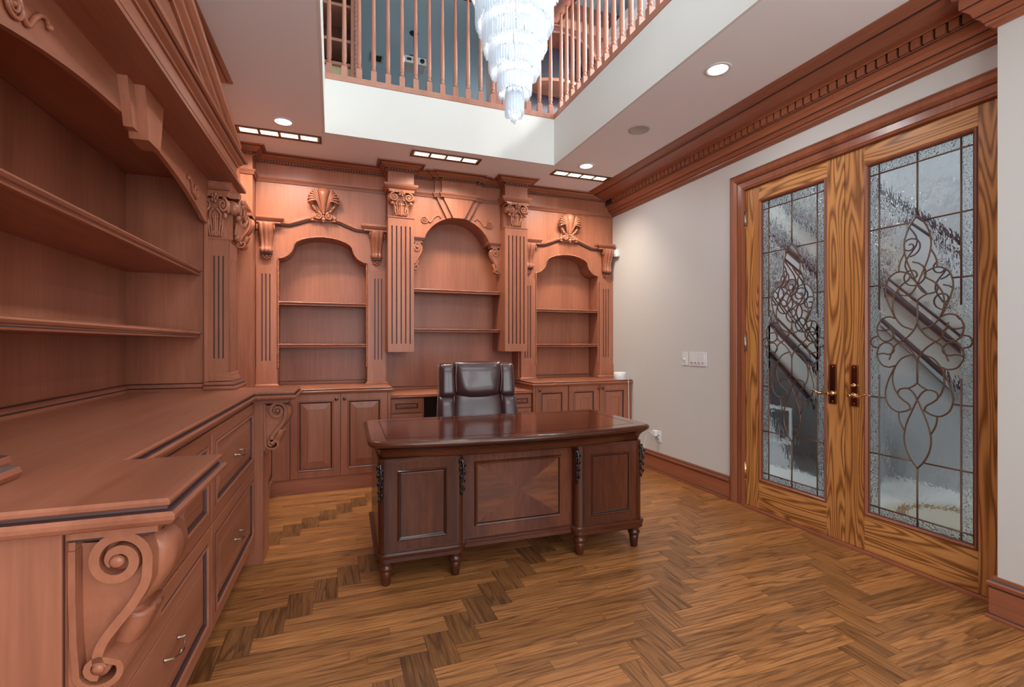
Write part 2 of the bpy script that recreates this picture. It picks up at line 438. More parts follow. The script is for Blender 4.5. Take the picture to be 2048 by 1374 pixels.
# lower ceiling: three slabs round the well; the fascia is their edge
mb = MB()
for x0, x1, y0, y1 in ((XL-.1, WX0-.02, YN-.2, YB), (WX1+.02, XR+.14, YN-.2, YB), (WX0-.02, WX1+.02, WY1+.02, YB)):
    mb.box(x0, x1, y0, y1, CZ, 3.36)
struct('ceiling', mb, ceilm)
mb = MB()
mb.box(WX0-.02, WX0, YN-.2, WY1+.02, CZ, 3.37); mb.box(WX1, WX1+.02, YN-.2, WY1+.02, CZ, 3.37); mb.box(WX0, WX1, WY1, WY1+.02, CZ, 3.37)
struct('trim_1', mb, whitep)
# wall behind the camera with its windows on two storeys, the upper one enlarged for more light
mb = MB(); y0, y1 = YN-.2, YN
def wall_holes(mb, x0, x1, z0, z1, holes):
    xs = sorted({x0, x1} | {h[0] for h in holes} | {h[1] for h in holes}); zs = sorted({z0, z1} | {h[2] for h in holes} | {h[3] for h in holes})
    for a, b in zip(xs, xs[1:]):
        for c, d in zip(zs, zs[1:]):
            if not any(h[0] <= a and b <= h[1] and h[2] <= c and d <= h[3] for h in holes): mb.box(a, b, y0, y1, c, d)
wins = [(-.70, 1.0, .5, 2.6), (1.25, 2.75, .5, 2.6), (-.70, 3.1, 3.55, 5.25)]
wall_holes(mb, XL-.1, 3.5, 0, UZ, wins)
struct('wall_behind', mb, wallm)
for i, (a, b, c, d) in enumerate(wins):
    mb = MB(); yy = YN-.12
    for x in (a, (a+b)/2-.02, b-.05): mb.box(x, x+(.04 if x not in (a, b-.05) else .05), yy, yy+.05, c, d)
    for z in (c, c+(d-c)*.62, d-.05): mb.box(a+.05, b-.05, yy+.005, yy+.045, z, z+.05)
    struct('window_%d' % (i+1), mb, whitep)
# storey above: ceiling, far and side walls
struct('ceiling_upper', MB().box(XL-.1, 4.2, YN-.2, 10.2, UZ, UZ+.1), bluep)
struct('wall_upper_back', MB().box(XL-.1, 4.2, 10.0, 10.2, 3.3, UZ), greyp)
struct('wall_upper_left', MB().box(XL-.1, XL, YN-.2, 10.0, 3.36, UZ), greyp)
struct('wall_upper_right', MB().box(3.9, 4.0, YN-.2, 5.6, 3.3, UZ).box(3.9, 4.0, 9.0, 10.0, 3.3, UZ).box(3.9, 4.0, 5.6, 9.0, 3.3, 3.5).box(3.9, 4.0, 5.6, 9.0, 5.2, UZ), greyp)  # the opening in this wall is added to light the blue ceiling
struct('floor_upper', MB().box(XL-.1, 4.0, YB+.001, 10.0, 3.30, 3.36).box(XR+.15, 3.95, YN-.2, YB, 3.30, 3.36), parquet)

# baseboards
BP = [(0, 0), (.030, 0), (.032, .012), (.030, .020, 0), (.022, .024, 1), (.022, .140), (.024, .146, 1), (.028, .152), (.030, .165), (.024, .172), (.014, .180, 1), (.012, .192), (0, .192)]
def baseboard(name, path):
    struct(name, MB().mould(path, BP, PLAN, side=1), [trimw['Y'], glaze])
baseboard('baseboard_right', [(XR, 4.36), (XR, 3.012)])
baseboard('baseboard_pier', [(XR-.03, 1.285), (2.857, 1.285), (2.857, YN)])
for nm in ('baseboard_right', 'baseboard_pier'): pass
# wide crown of the right wall and its dentils
RC = [(0, 2.713), (.010, 2.713), (.016, 2.722), (.030, 2.728), (.032, 2.740), (.030, 2.744, 1), (.036, 2.746), (.044, 2.762), (.056, 2.770), (.060, 2.776, 1), (.062, 2.780),
      (.068, 2.798), (.082, 2.814), (.092, 2.820), (.096, 2.826, 1), (.098, 2.830), (.098, 2.878, 1), (.118, 2.880, 1), (.122, 2.886), (.132, 2.890), (.160, 2.896), (.200, 2.906), (.235, 2.916), (.250, 2.918, 1),
      (.254, 2.926), (.285, 2.930), (.300, 2.933), (.318, 2.934), (.320, CZ-.001), (0, CZ-.001)]
RC = [((d if d < .12 else .118+(d-.118)*1.26), *r) for d, *r in RC]
crn = MB().mould([(XR, 4.765), (XR, 1.285)], RC, PLAN)
crn.mould([(XR, 1.285), (2.857, 1.285), (2.857, YN)], [(q if q[0] < .097 else q[:2]) for q in RC if 0 < q[0] < .12 or q == RC[0]]+[(.118, CZ-.001), (0, CZ-.001)], PLAN)
for k in range(62):
    y = 4.60-k*.0565
    if y < 1.40: break
    crn.box(XR-.116, XR-.098, y-.0425, y, 2.832, 2.878)
y = 1.05
while y > YN: crn.box(2.857-.116, 2.857-.098, y-.0405, y, 2.832, 2.878); y -= .0565
struct('trim_2', crn, [trimw['Y'], glaze])
# door casing
CP = [(0, 0), (0, .018), (.012, .022), (.016, .018, 1), (.020, .014), (.060, .012), (.066, .010, 1), (.070, .018), (.085, .030), (.105, .034), (.118, .028), (.124, .020, 1), (.130, .022), (.136, .014), (.136, 0)]
struct('trim_3', MB().mould([(2.878, 0), (2.878, 2.462), (1.318, 2.462), (1.318, 0)], [(p[0]-.004, p[1]) + tuple(p[2:]) for p in CP], FXn(XR), side=1), [trimw['Z'], glaze])
struct('trim_4', MB().box(XR, XR+.14, 2.874, 2.885, 0, 2.462).box(XR, XR+.14, 1.31, 1.322, 0, 2.462).box(XR, XR+.14, 1.322, 2.874, 2.456, 2.462), trimw['Z'])
struct('trim_5', MB().box(XR-.03, XR+.15, 1.322, 2.874, 0, .012), trimw['Y'])

# ------------------------------------------------------------------ carved pieces, reused
def ribbon(mb, pts, t, x0, x1, m=0):
    """strip of thickness t following pts (out, z), as wide as x0..x1"""
    a = offset(pts, t/2, False); b = offset(pts, -t/2, False); L = []
    for p, q in zip(a, b): L.append([(x0, -p[0], p[1]), (x1, -p[0], p[1]), (x1, -q[0], q[1]), (x0, -q[0], q[1])])
    mb.loops(L, m, capA=True, capB=True)
    return mb
def corbel_mesh(Wd, H, D, name='corbel', fat=.0):
    """scroll bracket: top at z=0, hangs to -H, leaves the wall (y=0) to -D, width along x"""
    mb = MB(); s = H/.30; h = Wd/2; k = D/.135
    def P(d, z): return (d*k, z*s)
    mb.box(-h*1.06, h*1.06, -.142*k, 0, -.024*s, 0); mb.box(-h*.98, h*.98, -.132*k, 0, -.030*s, -.024*s, 1)
    mb.box(-h*.96, h*.96, -.010*k, 0, -.29*s, -.03*s)
    A = spiral((.076, -.070), .009, .048, 206, -1.6, 48)          # inner coil outwards, clockwise
    tail = cr([A[-1], (.120, -.112), (.100, -.148), (.074, -.180), (.053, -.208), (.044, -.235), (.052, -.253)], 5)[1:]
    path = [P(*p) for p in A+tail]
    ribbon(mb, path, .015*s, -h, h)
    B = [(.006, -.045), (.006, -.12), (.008, -.20), (.012, -.255)]+[(.046+.034*math.cos(a), -.258+.026*math.sin(a)) for a in [rad(x) for x in range(190, 400, 15)]]
    B += [(.046+.018*math.cos(a), -.252+.016*math.sin(a)) for a in [rad(x) for x in range(60, 300, 30)]]
    ribbon(mb, [P(*p) for p in B], .010*s, -h, h)
    web = [P(*p) for p in [(.004, -.04), (.08, -.045), (.118, -.07), (.124, -.10), (.108, -.14), (.07, -.18), (.048, -.215), (.045, -.25), (.02, -.27), (.004, -.25)]]
    mb.prism([(p[0], p[1]) for p in web], -h*.72, h*.72, lambda u, v, w: (w, -u, v), 0)
    for sx in (-1, 1):
        mb.lathe([(.0, 0), (.010*s, 0), (.012*s, .002), (.008*s, .006), (.0, .007)], (sx*h, -.076*k, -.070*s), 12, axis='x', caps=False) if sx > 0 else \
        mb.lathe([(.0, 0), (.010*s, 0), (.012*s, -.002), (.008*s, -.006), (.0, -.007)], (sx*h, -.076*k, -.070*s), 12, axis='x', caps=False)
        mb.lathe([(0, -.003), (.009*s, -.002), (.009*s, .002), (0, .003)], (sx*h, -.046*k, -.252*s), 10, axis='x', caps=False)
    mb.lathe([(0, -h*.92), (.015*s, -h*.92), (.015*s, h*.92), (0, h*.92)], (0, -.046*k, -.254*s), 14, axis='x', caps=False)
    # leaf on the front, bulging, its tip curled
    L = []; prof = [(.128, -.040), (.146, -.055), (.152, -.085), (.142, -.120), (.118, -.155), (.094, -.178), (.092, -.186), (.112, -.188), (.106, -.205), (.098, -.225), (.080, -.250), (.060, -.262)]
    wid = [.62, .66, .66, .60, .50, .44, .46, .50, .52, .48, .40, .30]
    for (d, z), w in zip(cr(prof, 2), [w for w in wid for _ in (0, 1)][:23]):
        x = w*h; o = d*k; zz = z*s
        L.append([(-x, -(o-.05*k), zz), (-x, -(o-.012*k), zz), (-x*.55, -(o+.002*k), zz), (-x*.18, -(o-.003*k), zz), (0, -(o+.004*k), zz), (x*.18, -(o-.003*k), zz), (x*.55, -(o+.002*k), zz), (x, -(o-.012*k), zz), (x, -(o-.05*k), zz)])
    mb.loops(L, 0, close=True, capA=True, capB=True, smooth=True)
    # small stepped foot
    mb.box(-h*.7, h*.7, -.034*k, 0, -.292*s, -.280*s); mb.box(-h*.55, h*.55, -.026*k, 0, -.302*s, -.292*s); mb.box(-h*.38, h*.38, -.020*k, 0, -.314*s, -.302*s)
    me = mb.mesh(name, [carved, glaze]); return me
def console_mesh():
    """slim bracket seen from the front: fluted vase body under a stepped cap, carved drop below"""
    mb = MB(); L = []
    prof = [(0, .070, .100), (-.02, .064, .102), (-.06, .060, .094), (-.11, .055, .074), (-.16, .050, .058), (-.20, .048, .054), (-.225, .052, .062), (-.245, .050, .060), (-.255, .042, .048)]
    for z, hw, d in cr(prof, 3):
        ring = [(-hw, 0, z)]
        for k in range(21):
            u = -1+k/10; bul = .012*abs(math.cos(u*PI*1.5))+.010*(1-u*u)
            ring.append((u*hw, -(d*(.74+.26*(1-u**6))+bul-.012), z))
        ring.append((hw, 0, z)); L.append(ring)
    mb.loops(L, 0, close=True, capA=True, capB=True, smooth=True)
    for sx in (-1, 1):
        sp = spiral((.052, -.034), .030, .004, -90, 1.6, 26)
        mb.tube([(sx*.067, -a, b) for a, b in sp], .005, 6)
        sp = spiral((.030, -.228), .020, .004, 90, -1.3, 16)
        mb.tube([(sx*.050, -a, b) for a, b in sp], .004, 6)
    mb.box(-.046, .046, -.046, 0, -.266, -.255, 1)
    for x, z, r in ((-.028, -.278, .014), (.028, -.278, .014), (0, -.282, .017), (-.015, -.296, .012), (.015, -.296, .012), (0, -.306, .010)):
        mb.ball((x, -.020, z), r, 8, ry=1.2)
    mb.box(-.036, .036, -.018, 0, -.30, -.262)
    return mb.mesh('corbel', [carved, glaze])
def scroll_mesh():
    """flat applied scroll: coil at left, tail rising to the right, bud at the end"""
    mb = MB(); sp = spiral((0, 0), .006, .040, 100, 1.9, 40)
    tail = cr([sp[-4], sp[-1], (.055, -.022), (.090, .018), (.118, .044), (.142, .050), (.156, .040)], 5)[5:]
    pts = [(x, -.006, z) for x, z in sp[:-4]+tail]; n = len(pts)
    mb.tube(pts, [.0035+.0035*min(1, i/n*1.6)*(1 if i < n*.8 else 1-(i-n*.8)/(n*.2)*.3) for i in range(n)], 8)
    mb.ball((.157, -.008, .034), .010, 8); mb.ball((0, -.006, 0), .009, 8)
    return mb.mesh('scroll_ornament', [carved])
def shell_mesh():
    """tall fluted shell over a pair of volutes; origin at the bottom centre, faces -y"""
    mb = MB()
    for sx in (-1, 1):                                        # ribs fan out and curl over
        for i in range(1, 7):
            th = rad(92-17*i); ex, ez = .050+.070*math.cos(th), .192+.094*math.sin(th)
            pts = cr([(sx*(.010+.002*i), -.036, .095), (sx*(.028+.003*i), -.062, .155), (sx*(.042+.30*(ex-.042)), -.080, .195+.45*(ez-.19)), (sx*ex, -.072, ez), (sx*(ex+.008*math.cos(th)), -.046, ez-.010)], 5)
            n_ = len(pts); mb.tube(pts, [.003+.0062*min(1, k/n_*1.5) for k in range(n_)], 8)
        mb.ball((sx*.098, -.034, .178), .026, 12, rx=.8, ry=.9, rz=1.15)
        mb.tube(cr([(sx*.10, -.02, .165), (sx*.082, -.03, .13), (sx*.050, -.03, .09)], 4), [.016]*9, 8)
        for j, (x, z) in enumerate(((.078, .128), (.088, .142), (.070, .112))): mb.ball((sx*x, -.044, z), .013, 8)
        sp = spiral((sx*.048, .055), .036, .005, 90 if sx < 0 else 90, 1.7*(-sx)*-1, 34)
        mb.tube([(x, -.045, z) for x, z in sp], [.0105-.004*k/34 for k in range(35)], 8)
        mb.ball((sx*.048, -.045, .055), .010, 8)
        mb.ball((sx*.095, -.028, .040), .017, 8, rx=1.2); mb.ball((sx*.092, -.030, .016), .015, 8, rx=1.3, rz=.8)
    L = []                                                    # central lobe
    for y, hw, d in cr([(.075, .018, .045), (.13, .026, .064), (.19, .038, .082), (.24, .050, .090), (.275, .055, .086), (.300, .046, .070), (.316, .026, .046), (.320, .010, .03)], 4):
        L.append([(hw*math.cos(rad(a)), -(d*.45+d*.62*math.sin(rad(a))), y) for a in range(0, 181, 12)])
    mb.loops(L, 0, close=True, capA=True, capB=True, smooth=True)
    mb.prism([(-.10, .01), (.10, .01), (.10, .06), (.07, .15), (.105, .19), (.06, .25), (0, .29), (-.06, .25), (-.105, .19), (-.07, .15), (-.10, .06)], 0, .022, lambda u, v, w: (u, -w, v), 0)
    for z, r in ((.098, .012), (.078, .013), (.050, .012), (.022, .020), (.002, .012)): mb.ball((0, -.058, z), r, 8)
    return mb.mesh('shell_ornament', [carved])
def capital_mesh(w=.17, h=.235, d=.09):
    """leafy capital with corner volutes; z 0..h, faces -y, width w at its neck"""
    mb = MB(); L = []
    for z, s in ((0, .78), (.10, .80), (.16, .88), (.20, 1.0)):
        L.append([(-w/2*s, 0, z*h/.235), (-w/2*s, -d*.62*s, z*h/.235), (w/2*s, -d*.62*s, z*h/.235), (w/2*s, 0, z*h/.235)])
    mb.loops(L, 0, capA=True, capB=True)
    arc = [(-w*.62, -d*.98), (-w*.3, -d*.84), (0, -d*.80), (w*.3, -d*.84), (w*.62, -d*.98), (w*.62, 0), (-w*.62, 0)]
    mb.prism(arc, h*.88, h, lambda u, v, q: (u, v, q)); 
    mb.tube([(x*1.02, y-.003, h*.90) for x, y in cr(arc[:5], 3)], .006, 6)
    for sx in (-1, 1):
        sp = spiral((sx*w*.36, h*.70), .040, .006, 90, -1.8*sx, 34)
        mb.tube([(x, -d*.92+.0, z) for x, z in sp], [.009-.003*k/34 for k in range(35)], 8)
        mb.ball((sx*w*.36, -d*.92, h*.70), .009, 8)
        mb.lathe([(.034, 0), (.030, .02), (.034, .055)], (sx*w*.36 if sx > 0 else sx*w*.36-.0, 0, h*.70), 14, axis='x') if False else None
        mb.ball((sx*w*.56, -d*.62, h*.68), .036, 12, rx=.62, ry=.95)
        mb.ball((sx*w*.46, -d*.86, h*.47), .017, 8)
        for i in range(3):                                   # leaf ribs, lower row then the side fronds
            x0 = sx*w*(.08+.11*i)
            mb.tube(cr([(x0*.8, -d*.60, .004), (x0, -d*.66, h*.22), (x0*1.12, -d*.70, h*.38), (x0*1.35, -d*.86, h*.46)], 4), [.008]*10+[.009, .008, .005], 6)
        mb.tube(cr([(sx*w*.30, -d*.60, h*.10), (sx*w*.28, -d*.68, h*.40), (sx*w*.20, -d*.76, h*.56), (sx*w*.06, -d*.82, h*.62)], 4), [.009]*13, 6)
        for i in range(4): mb.ball((sx*w*(.10+.07*i), -d*.66, h*(.10+.10*i)), .009, 6, rz=1.5)
    mb.tube(cr([(0, -d*.60, .004), (0, -d*.68, h*.3), (0, -d*.74, h*.5)], 4), [.012]*7+[.014, .008], 6)
    for a in range(5): mb.ball((.020*math.cos(a*1.257), -d*.95, h*.84+.018*math.sin(a*1.257)), .012, 8)
    mb.ball((0, -d*1.0, h*.84), .010, 8)
    return mb.mesh('capital', [carved])
M_console = console_mesh(); M_scroll = scroll_mesh(); M_shell = shell_mesh(); M_capital = capital_mesh()
M_bracket = corbel_mesh(.075, .30, .100)
def flutes(mb, c, half, z0, z1, w0, w1, mp, xs, gw=.012, m=0, mg=1):
    """board with round-ended grooves: coplanar strips round slots over a dark floor"""
    a, b = c-half, c+half; edges = [a]
    for x in xs: edges += [x-gw/2, x+gw/2]
    edges.append(b)
    zz0, zz1 = z0[1], z1[0]
    mb.prism([(a, z0[0]), (b, z0[0]), (b, z0[1]), (a, z0[1])], w0, w1, mp, m)
    mb.prism([(a, z1[0]), (b, z1[0]), (b, z1[1]), (a, z1[1])], w0, w1, mp, m)
    for i in range(0, len(edges), 2):
        mb.prism([(edges[i], zz0), (edges[i+1], zz0), (edges[i+1], zz1), (edges[i], zz1)], w0, w1, mp, m)
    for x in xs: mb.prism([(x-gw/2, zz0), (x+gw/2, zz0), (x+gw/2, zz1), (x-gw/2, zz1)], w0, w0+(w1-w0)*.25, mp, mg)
    return mb
def raised_levels(st, t, field=.052, deep=.010):
    """door front: frame, bead, groove, bevelled field; t = face height"""
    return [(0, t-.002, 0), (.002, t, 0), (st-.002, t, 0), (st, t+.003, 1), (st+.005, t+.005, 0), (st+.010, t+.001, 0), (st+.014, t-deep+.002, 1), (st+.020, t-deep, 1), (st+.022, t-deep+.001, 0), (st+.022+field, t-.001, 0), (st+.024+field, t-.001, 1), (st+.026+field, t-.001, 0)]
def knob(parent, x, y, z, frame=None, rz=0, label=None):
    mb = MB(frame); mb.lathe([(.004, 0), (.005, .012), (.013, .018), (.015, .024), (.011, .030), (.0, .032)], (x, y, z), 12, axis='y')
    # lathe y axis grows towards -y
    return mb.build('knob', bronze, parent)

# ------------------------------------------------------------------ back wall unit
FB, FC, FP = 4.765, 4.71, 4.57     # faces: side bays, centre, fluted pillars
NB = 4.98                          # back of the niches
def small_arch(c, h):
    pts = [(-.385, 2.02), (-.365, 2.026), (-.335, 2.036), (-.30, 2.058), (-.270, 2.095), (-.256, 2.130), (-.252, 2.155), (-.232, 2.182), (-.19, 2.206), (-.13, 2.226), (-.065, 2.238), (0, 2.242)]
    k = h/.385; L = [(c+x*k, z) for x, z in pts]
    return L+[(2*c-x, z) for x, z in reversed(L[:-1])]
def rope(mb, pts, r=.0085, step=.020, m=0):
    """twisted bead: tube whose radius swells in slanted turns"""
    P = [Vector(p) for p in pts]; out = []; rr = []
    for a, b in zip(P, P[1:]):
        n = max(1, round((b-a).length/(step/4)))
        for i in range(n): out.append(a.lerp(b, i/n))
    out.append(P[-1]); d = 0; prev = out[0]
    for q in out:
        d += (q-prev).length; prev = q; rr.append(r*(.72+.38*abs(math.sin(PI*d/step))))
    mb.tube(out, rr, 6, m)
def shelf(parent, x0, x1, z, yf, yb, name='shelf'):
    pr = [(0, z-.034), (.010, z-.034), (.013, z-.030), (.013, z-.024), (.006, z-.021, 1), (.006, z-.018), (.018, z-.014), (.021, z-.008), (.018, z-.002), (.010, z, 0), (0, z)]
    mb = MB(); mb.box(x0, x1, yf+.0, yb, z-.026, z); mb.mould([(x0, yf), (x1, yf)], pr, PLAN)
    return mb.build(name, WD('X'), parent)
def side_bay(label, xa, xb, o0, o1, pil, cons):
    c = (o0+o1)/2; h = (o1-o0)/2
    t = thing('wall_bookcase', label, 'bookcase', (c, FB, .88), group='bookcase bays along the walls')
    arch = small_arch(c, h)
    poly = [(xa, .881), (o0, .881)]+arch+[(o1, .881), (xb, .881), (xb, CZ), (xa, CZ)]
    MB().prism(poly, 0, FB-NB, FY(FB), 0).build('arched_front', WD('Z'), t)
    MB().box(xa+.01, xb-.01, NB, NB+.018, .881, 2.3).build('back_panel', WD('Z'), t)
    MB().mould([(o0, NB), (o1, NB)], [(0, .881), (.014, .881), (.014, .905), (.008, .910, 1), (.006, .918), (0, .92)], PLAN).build('base_strip', WD('X'), t)
    mb = MB(); rope(mb, [(o0+.004, FB-.006, 1.04), (o0+.004, FB-.006, 2.015)]); rope(mb, [(o1-.004, FB-.006, 1.04), (o1-.004, FB-.006, 2.015)])
    rope(mb, [(x, FB-.004, z+.005) for x, z in arch], .007, .040); mb.build('rope_molding', [carved], t)
    shelf(t, o0+.001, o1-.001, 1.645, FB+.012, NB); shelf(t, o0+.001, o1-.001, 1.262, FB+.012, NB)
    for px, hw, fx in pil:
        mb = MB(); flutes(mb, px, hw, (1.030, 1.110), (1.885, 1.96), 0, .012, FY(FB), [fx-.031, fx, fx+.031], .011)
        mb.box(px-hw-.004, px+hw+.004, FB-.020, FB, .905, 1.030)
        mb.mould([(px-hw-.004, FB), (px-hw-.004, FB-.020), (px+hw+.004, FB-.020), (px+hw+.004, FB)], [(0, .881), (.016, .881), (.016, .892), (.008, .898), (0, .905)], PLAN)
        mb.build('pilaster', WD('Z'), t)
    # serpentine ledge over the arch, running into the bracket caps
    k = h/.385; xs = [(-.40, 2.340), (-.290, 2.342), (-.215, 2.368), (-.14, 2.398), (-.06, 2.414), (0, 2.418)]
    L = [(c+x*k, z) for x, z in xs]; L = L+[(2*c-x, z) for x, z in reversed(L[:-1])]
    LP = [(.026, 0), (.026, .010, 1), (.022, .014, 1), (.014, .016, 1), (.010, .022), (.002, .034), (-.010, .036), (-.014, .026), (-.014, 0)]
    mb = MB(); mb.mould(L, LP, FY(FB))
    rope(mb, [(x, FB-.022, z+.014) for x, z in L[1:-1]], .007, .090)
    mb.build('arched_ledge', [carved, glaze], t)
    for kx in cons:
        mb = MB(); a, b = max(kx-.074, xa+.002), min(kx+.074, xb-.002)
        cp = [(a, FB), (a, FB-.02), (b, FB-.02), (b, FB)]
        if kx-.10 < xa and xa < 0: cp = cp[1:]
        if kx+.12 > XR: cp = cp[:-1]
        mb.mould(cp, [(0, 2.322), (.040, 2.322), (.046, 2.328), (.046, 2.338), (.048, 2.344, 1), (.054, 2.350), (.064, 2.362), (.068, 2.370), (.068, 2.384), (0, 2.384)], PLAN)
        mb.build('bracket_cap', [carved, glaze], t)
        place('corbel', M_console, t, T(kx, FB, 2.322))
    place('shell_ornament', M_shell, t, T(c-.005*0, FB, 2.375))
    return t
side_bay('cherry bookcase bay with scalloped arch and shell crest, left of the tall centre arch', -.64, .478, -.465, .305, [(-.553, .082, -.558), (.391, .082, .406)], [-.553, .391])
side_bay('cherry bookcase bay with scalloped arch and shell crest, beside the cream wall', 1.875, XR-.002, 2.045, 2.82, [(1.958, .080, 1.952), (2.918, .086, 2.916)], [1.958, 2.918])
# centre bay with the round arch, its two hanging fluted pillars
cc = 1.1735
t = thing('wall_bookcase', 'tall cherry centre bookcase with round arch, keystone and two hanging fluted pillars', 'bookcase', (cc, FC, .80), group='bookcase bays along the walls')
cz = 2.525-.362; arc = [(cc+.362*math.cos(a), cz+.362*math.sin(a)) for a in [PI-PI*i/40 for i in range(41)]]
arc = [(x, z) for x, z in arc if z > 2.295]; arc = [(arc[0][0]-.004, 2.290)]+arc+[(arc[-1][0]+.004, 2.290)]
MB().prism([(.717, 2.290)]+arc+[(1.63, 2.290), (1.63, CZ), (.717, CZ)], 0, FC-NB, FY(FC), 0).build('arched_front', WD('Z'), t)
MB().box(.49, 1.865, NB, NB+.018, .798, 2.7).build('back_panel', WD('Z'), t)
MB().mould([(.50, NB), (1.86, NB)], [(0, .798), (.014, .798), (.014, .82), (.008, .826, 1), (0, .834)], PLAN).build('base_strip', WD('X'), t)
for a, b in ((.478, .494), (1.859, 1.875)): MB().box(a, b, FB+.03, NB, .882, 1.185).build('side_panel', WD('Z'), t)
shelf(t, .718, 1.629, 1.805, FC+.03, NB); shelf(t, .718, 1.629, 1.412, FC+.03, NB)
key = MB()
for a, b, ta, tb, w in ((.235, .173, .118, .060, .025), (.173, -.173, .060, -.060, .052)):
    for sx in ((-1, 1) if w < .03 else (1,)):
        hz = cz+math.sqrt(max(0, .362**2-(ta)**2))
        if w < .03:
            P1 = [(cc+sx*ta, cz+math.sqrt(.362**2-ta**2)-.002), (cc+sx*a, 2.745), (cc+sx*b, 2.745), (cc+sx*tb, cz+math.sqrt(.362**2-tb**2)-.004)]
            key.prism(P1, 0, w, FY(FC), 0); key.prism([(cc+sx*a, 2.745), (cc+sx*a, CZ-.01), (cc+sx*b, CZ-.01), (cc+sx*b, 2.745)], 0, w, FY(FC), 0)
        else:
            key.prism([(cc-ta, 2.510), (cc-a, 2.745), (cc-a, CZ-.01), (cc+a, CZ-.01), (cc+a, 2.745), (cc+ta, 2.510)], 0, w, FY(FC), 0)
for sx in (-1, 1):
    key.tube([(cc+sx*.060, FC-.050, 2.515), (cc+sx*.175, FC-.050, 2.742)], .003, 5, 1); key.tube([(cc+sx*.118, FC-.024, 2.508), (cc+sx*.237, FC-.024, 2.742)], .003, 5, 1)
key.build('keystone', WD('Z'), t)
place('scroll_ornament', M_scroll, t, T(cc-.335, FC, 2.480)); place('scroll_ornament', M_scroll, t, Matrix.Translation((cc+.335, FC, 2.480)) @ Matrix.Diagonal((-1, 1, 1, 1)))
for sx in (-1, 1):
    x = .717 if sx < 0 else 1.63
    place('corbel', M_bracket, t, T(x, FC+.045, 2.278, rz=rad(90 if sx < 0 else -90)))
    mb = MB(); e = x-sx*.112
    mb.mould([(x, FC), (e, FC), (e, FC+.09)] if sx < 0 else [(e, FC+.09), (e, FC), (x, FC)], [(-.02, 2.278), (.006, 2.278), (.010, 2.284), (.010, 2.290, 1), (.016, 2.296), (.018, 2.306), (.018, 2.312), (-.02, 2.312)], PLAN)
    mb.build('bracket_cap', [cherry['X'], glaze], t)
for px0, px1 in ((.478, .717), (1.63, 1.875)):
    c = (px0+px1)/2; hw = (px1-px0)/2
    mb = MB(); flutes(mb, c, hw, (1.185, 1.262), (2.362, 2.440), -.03, 0, FY(FP), [c+(k-2)*.0415 for k in range(5)], .011)
    mb.box(px0, px1, FP+.03, NB, 1.185, 2.440); mb.box(px0-.004, px1+.004, FP-.006, NB, 2.440, 2.450)
    p = mb.build('pillar', WD('Z'), t)
    MB().box(px0+.004, px1-.004, FP+.055, NB, 2.45, 2.70).box(px0, px1, FP, NB, 2.70, CZ-.01).build('pillar_head', WD('Z'), p)
    MB().mould([(px0, FC+.02), (px0, FP), (px1, FP), (px1, FC+.02)], [(0, 2.694), (.008, 2.694), (.012, 2.702), (.010, 2.706, 1), (.018, 2.712), (.030, 2.728), (.034, 2.736), (.038, 2.750), (0, 2.752)], PLAN).build('pillar_cap', WD('X'), p)
    place('capital', M_capital, p, T(c, FP+.056, 2.45, s=(1.1, 1.05, 1.05)))

# rail and cornice that run across the whole unit
RP = [(0, 2.704), (.010, 2.704), (.012, 2.712), (.010, 2.716, 1), (.012, 2.722), (.022, 2.736), (.024, 2.744), (0, 2.746)]
mb = MB()
mb.mould([(XL, 4.60), (-.64, 4.60), (-.64, FB), (.477, FB)], RP, PLAN)
mb.mould([(.718, FC), (cc-.235, FC), (cc-.235, FC-.025), (cc-.173, FC-.025), (cc-.173, FC-.052), (cc+.173, FC-.052), (cc+.173, FC-.025), (cc+.235, FC-.025), (cc+.235, FC), (1.629, FC)], RP, PLAN)
mb.mould([(1.876, FB), (XR-.002, FB)], RP, PLAN)
mb.build('rail_molding', WD('X'), label='slim cherry rail molding running along the top of the far bookcases', cat='molding')
cpath = [(XL, 4.60), (-.64, 4.60), (-.64, FB), (.478, FB), (.478, FP), (.717, FP), (.717, FC), (cc-.235, FC), (cc-.235, FC-.025), (cc-.173, FC-.025), (cc-.173, FC-.052), (cc+.173, FC-.052), (cc+.173, FC-.025), (cc+.235, FC-.025), (cc+.235, FC), (1.63, FC), (1.63, FP), (1.875, FP), (1.875, FB), (XR-.004, FB)]
KP = [(0, 2.864), (.010, 2.864), (.014, 2.870), (.012, 2.873, 1), (.014, 2.876, 1), (.014, 2.890, 1), (.026, 2.892, 1), (.030, 2.898), (.040, 2.903), (.056, 2.912), (.070, 2.925), (.078, 2.928, 1), (.094, 2.930), (.098, CZ-.001), (0, CZ-.001)]
corn = MB().mould(cpath, KP, PLAN)
for i, (a, b) in enumerate(zip(cpath, cpath[1:])):
    L = math.hypot(b[0]-a[0], b[1]-a[1]); n = int(L/.024); dx, dy = (b[0]-a[0])/L, (b[1]-a[1])/L
    if L < .05: continue
    for k in range(n):
        s0 = (k+.2)*L/n; q = (a[0]+dx*s0, a[1]+dy*s0); e = .013
        nx, ny = dy, -dx
        P4 = [(q[0]+nx*.012, q[1]+ny*.012), (q[0]+dx*e+nx*.012, q[1]+dy*e+ny*.012), (q[0]+dx*e+nx*.024, q[1]+dy*e+ny*.024), (q[0]+nx*.024, q[1]+ny*.024)]
        corn.prism(P4, 2.876, 2.889, PLAN, 2)
corn.build('cornice', [trimw['X'], glaze, cherry['X']], label='dark cherry cornice with tiny dentils stepping along the far bookcases at the ceiling', cat='molding')

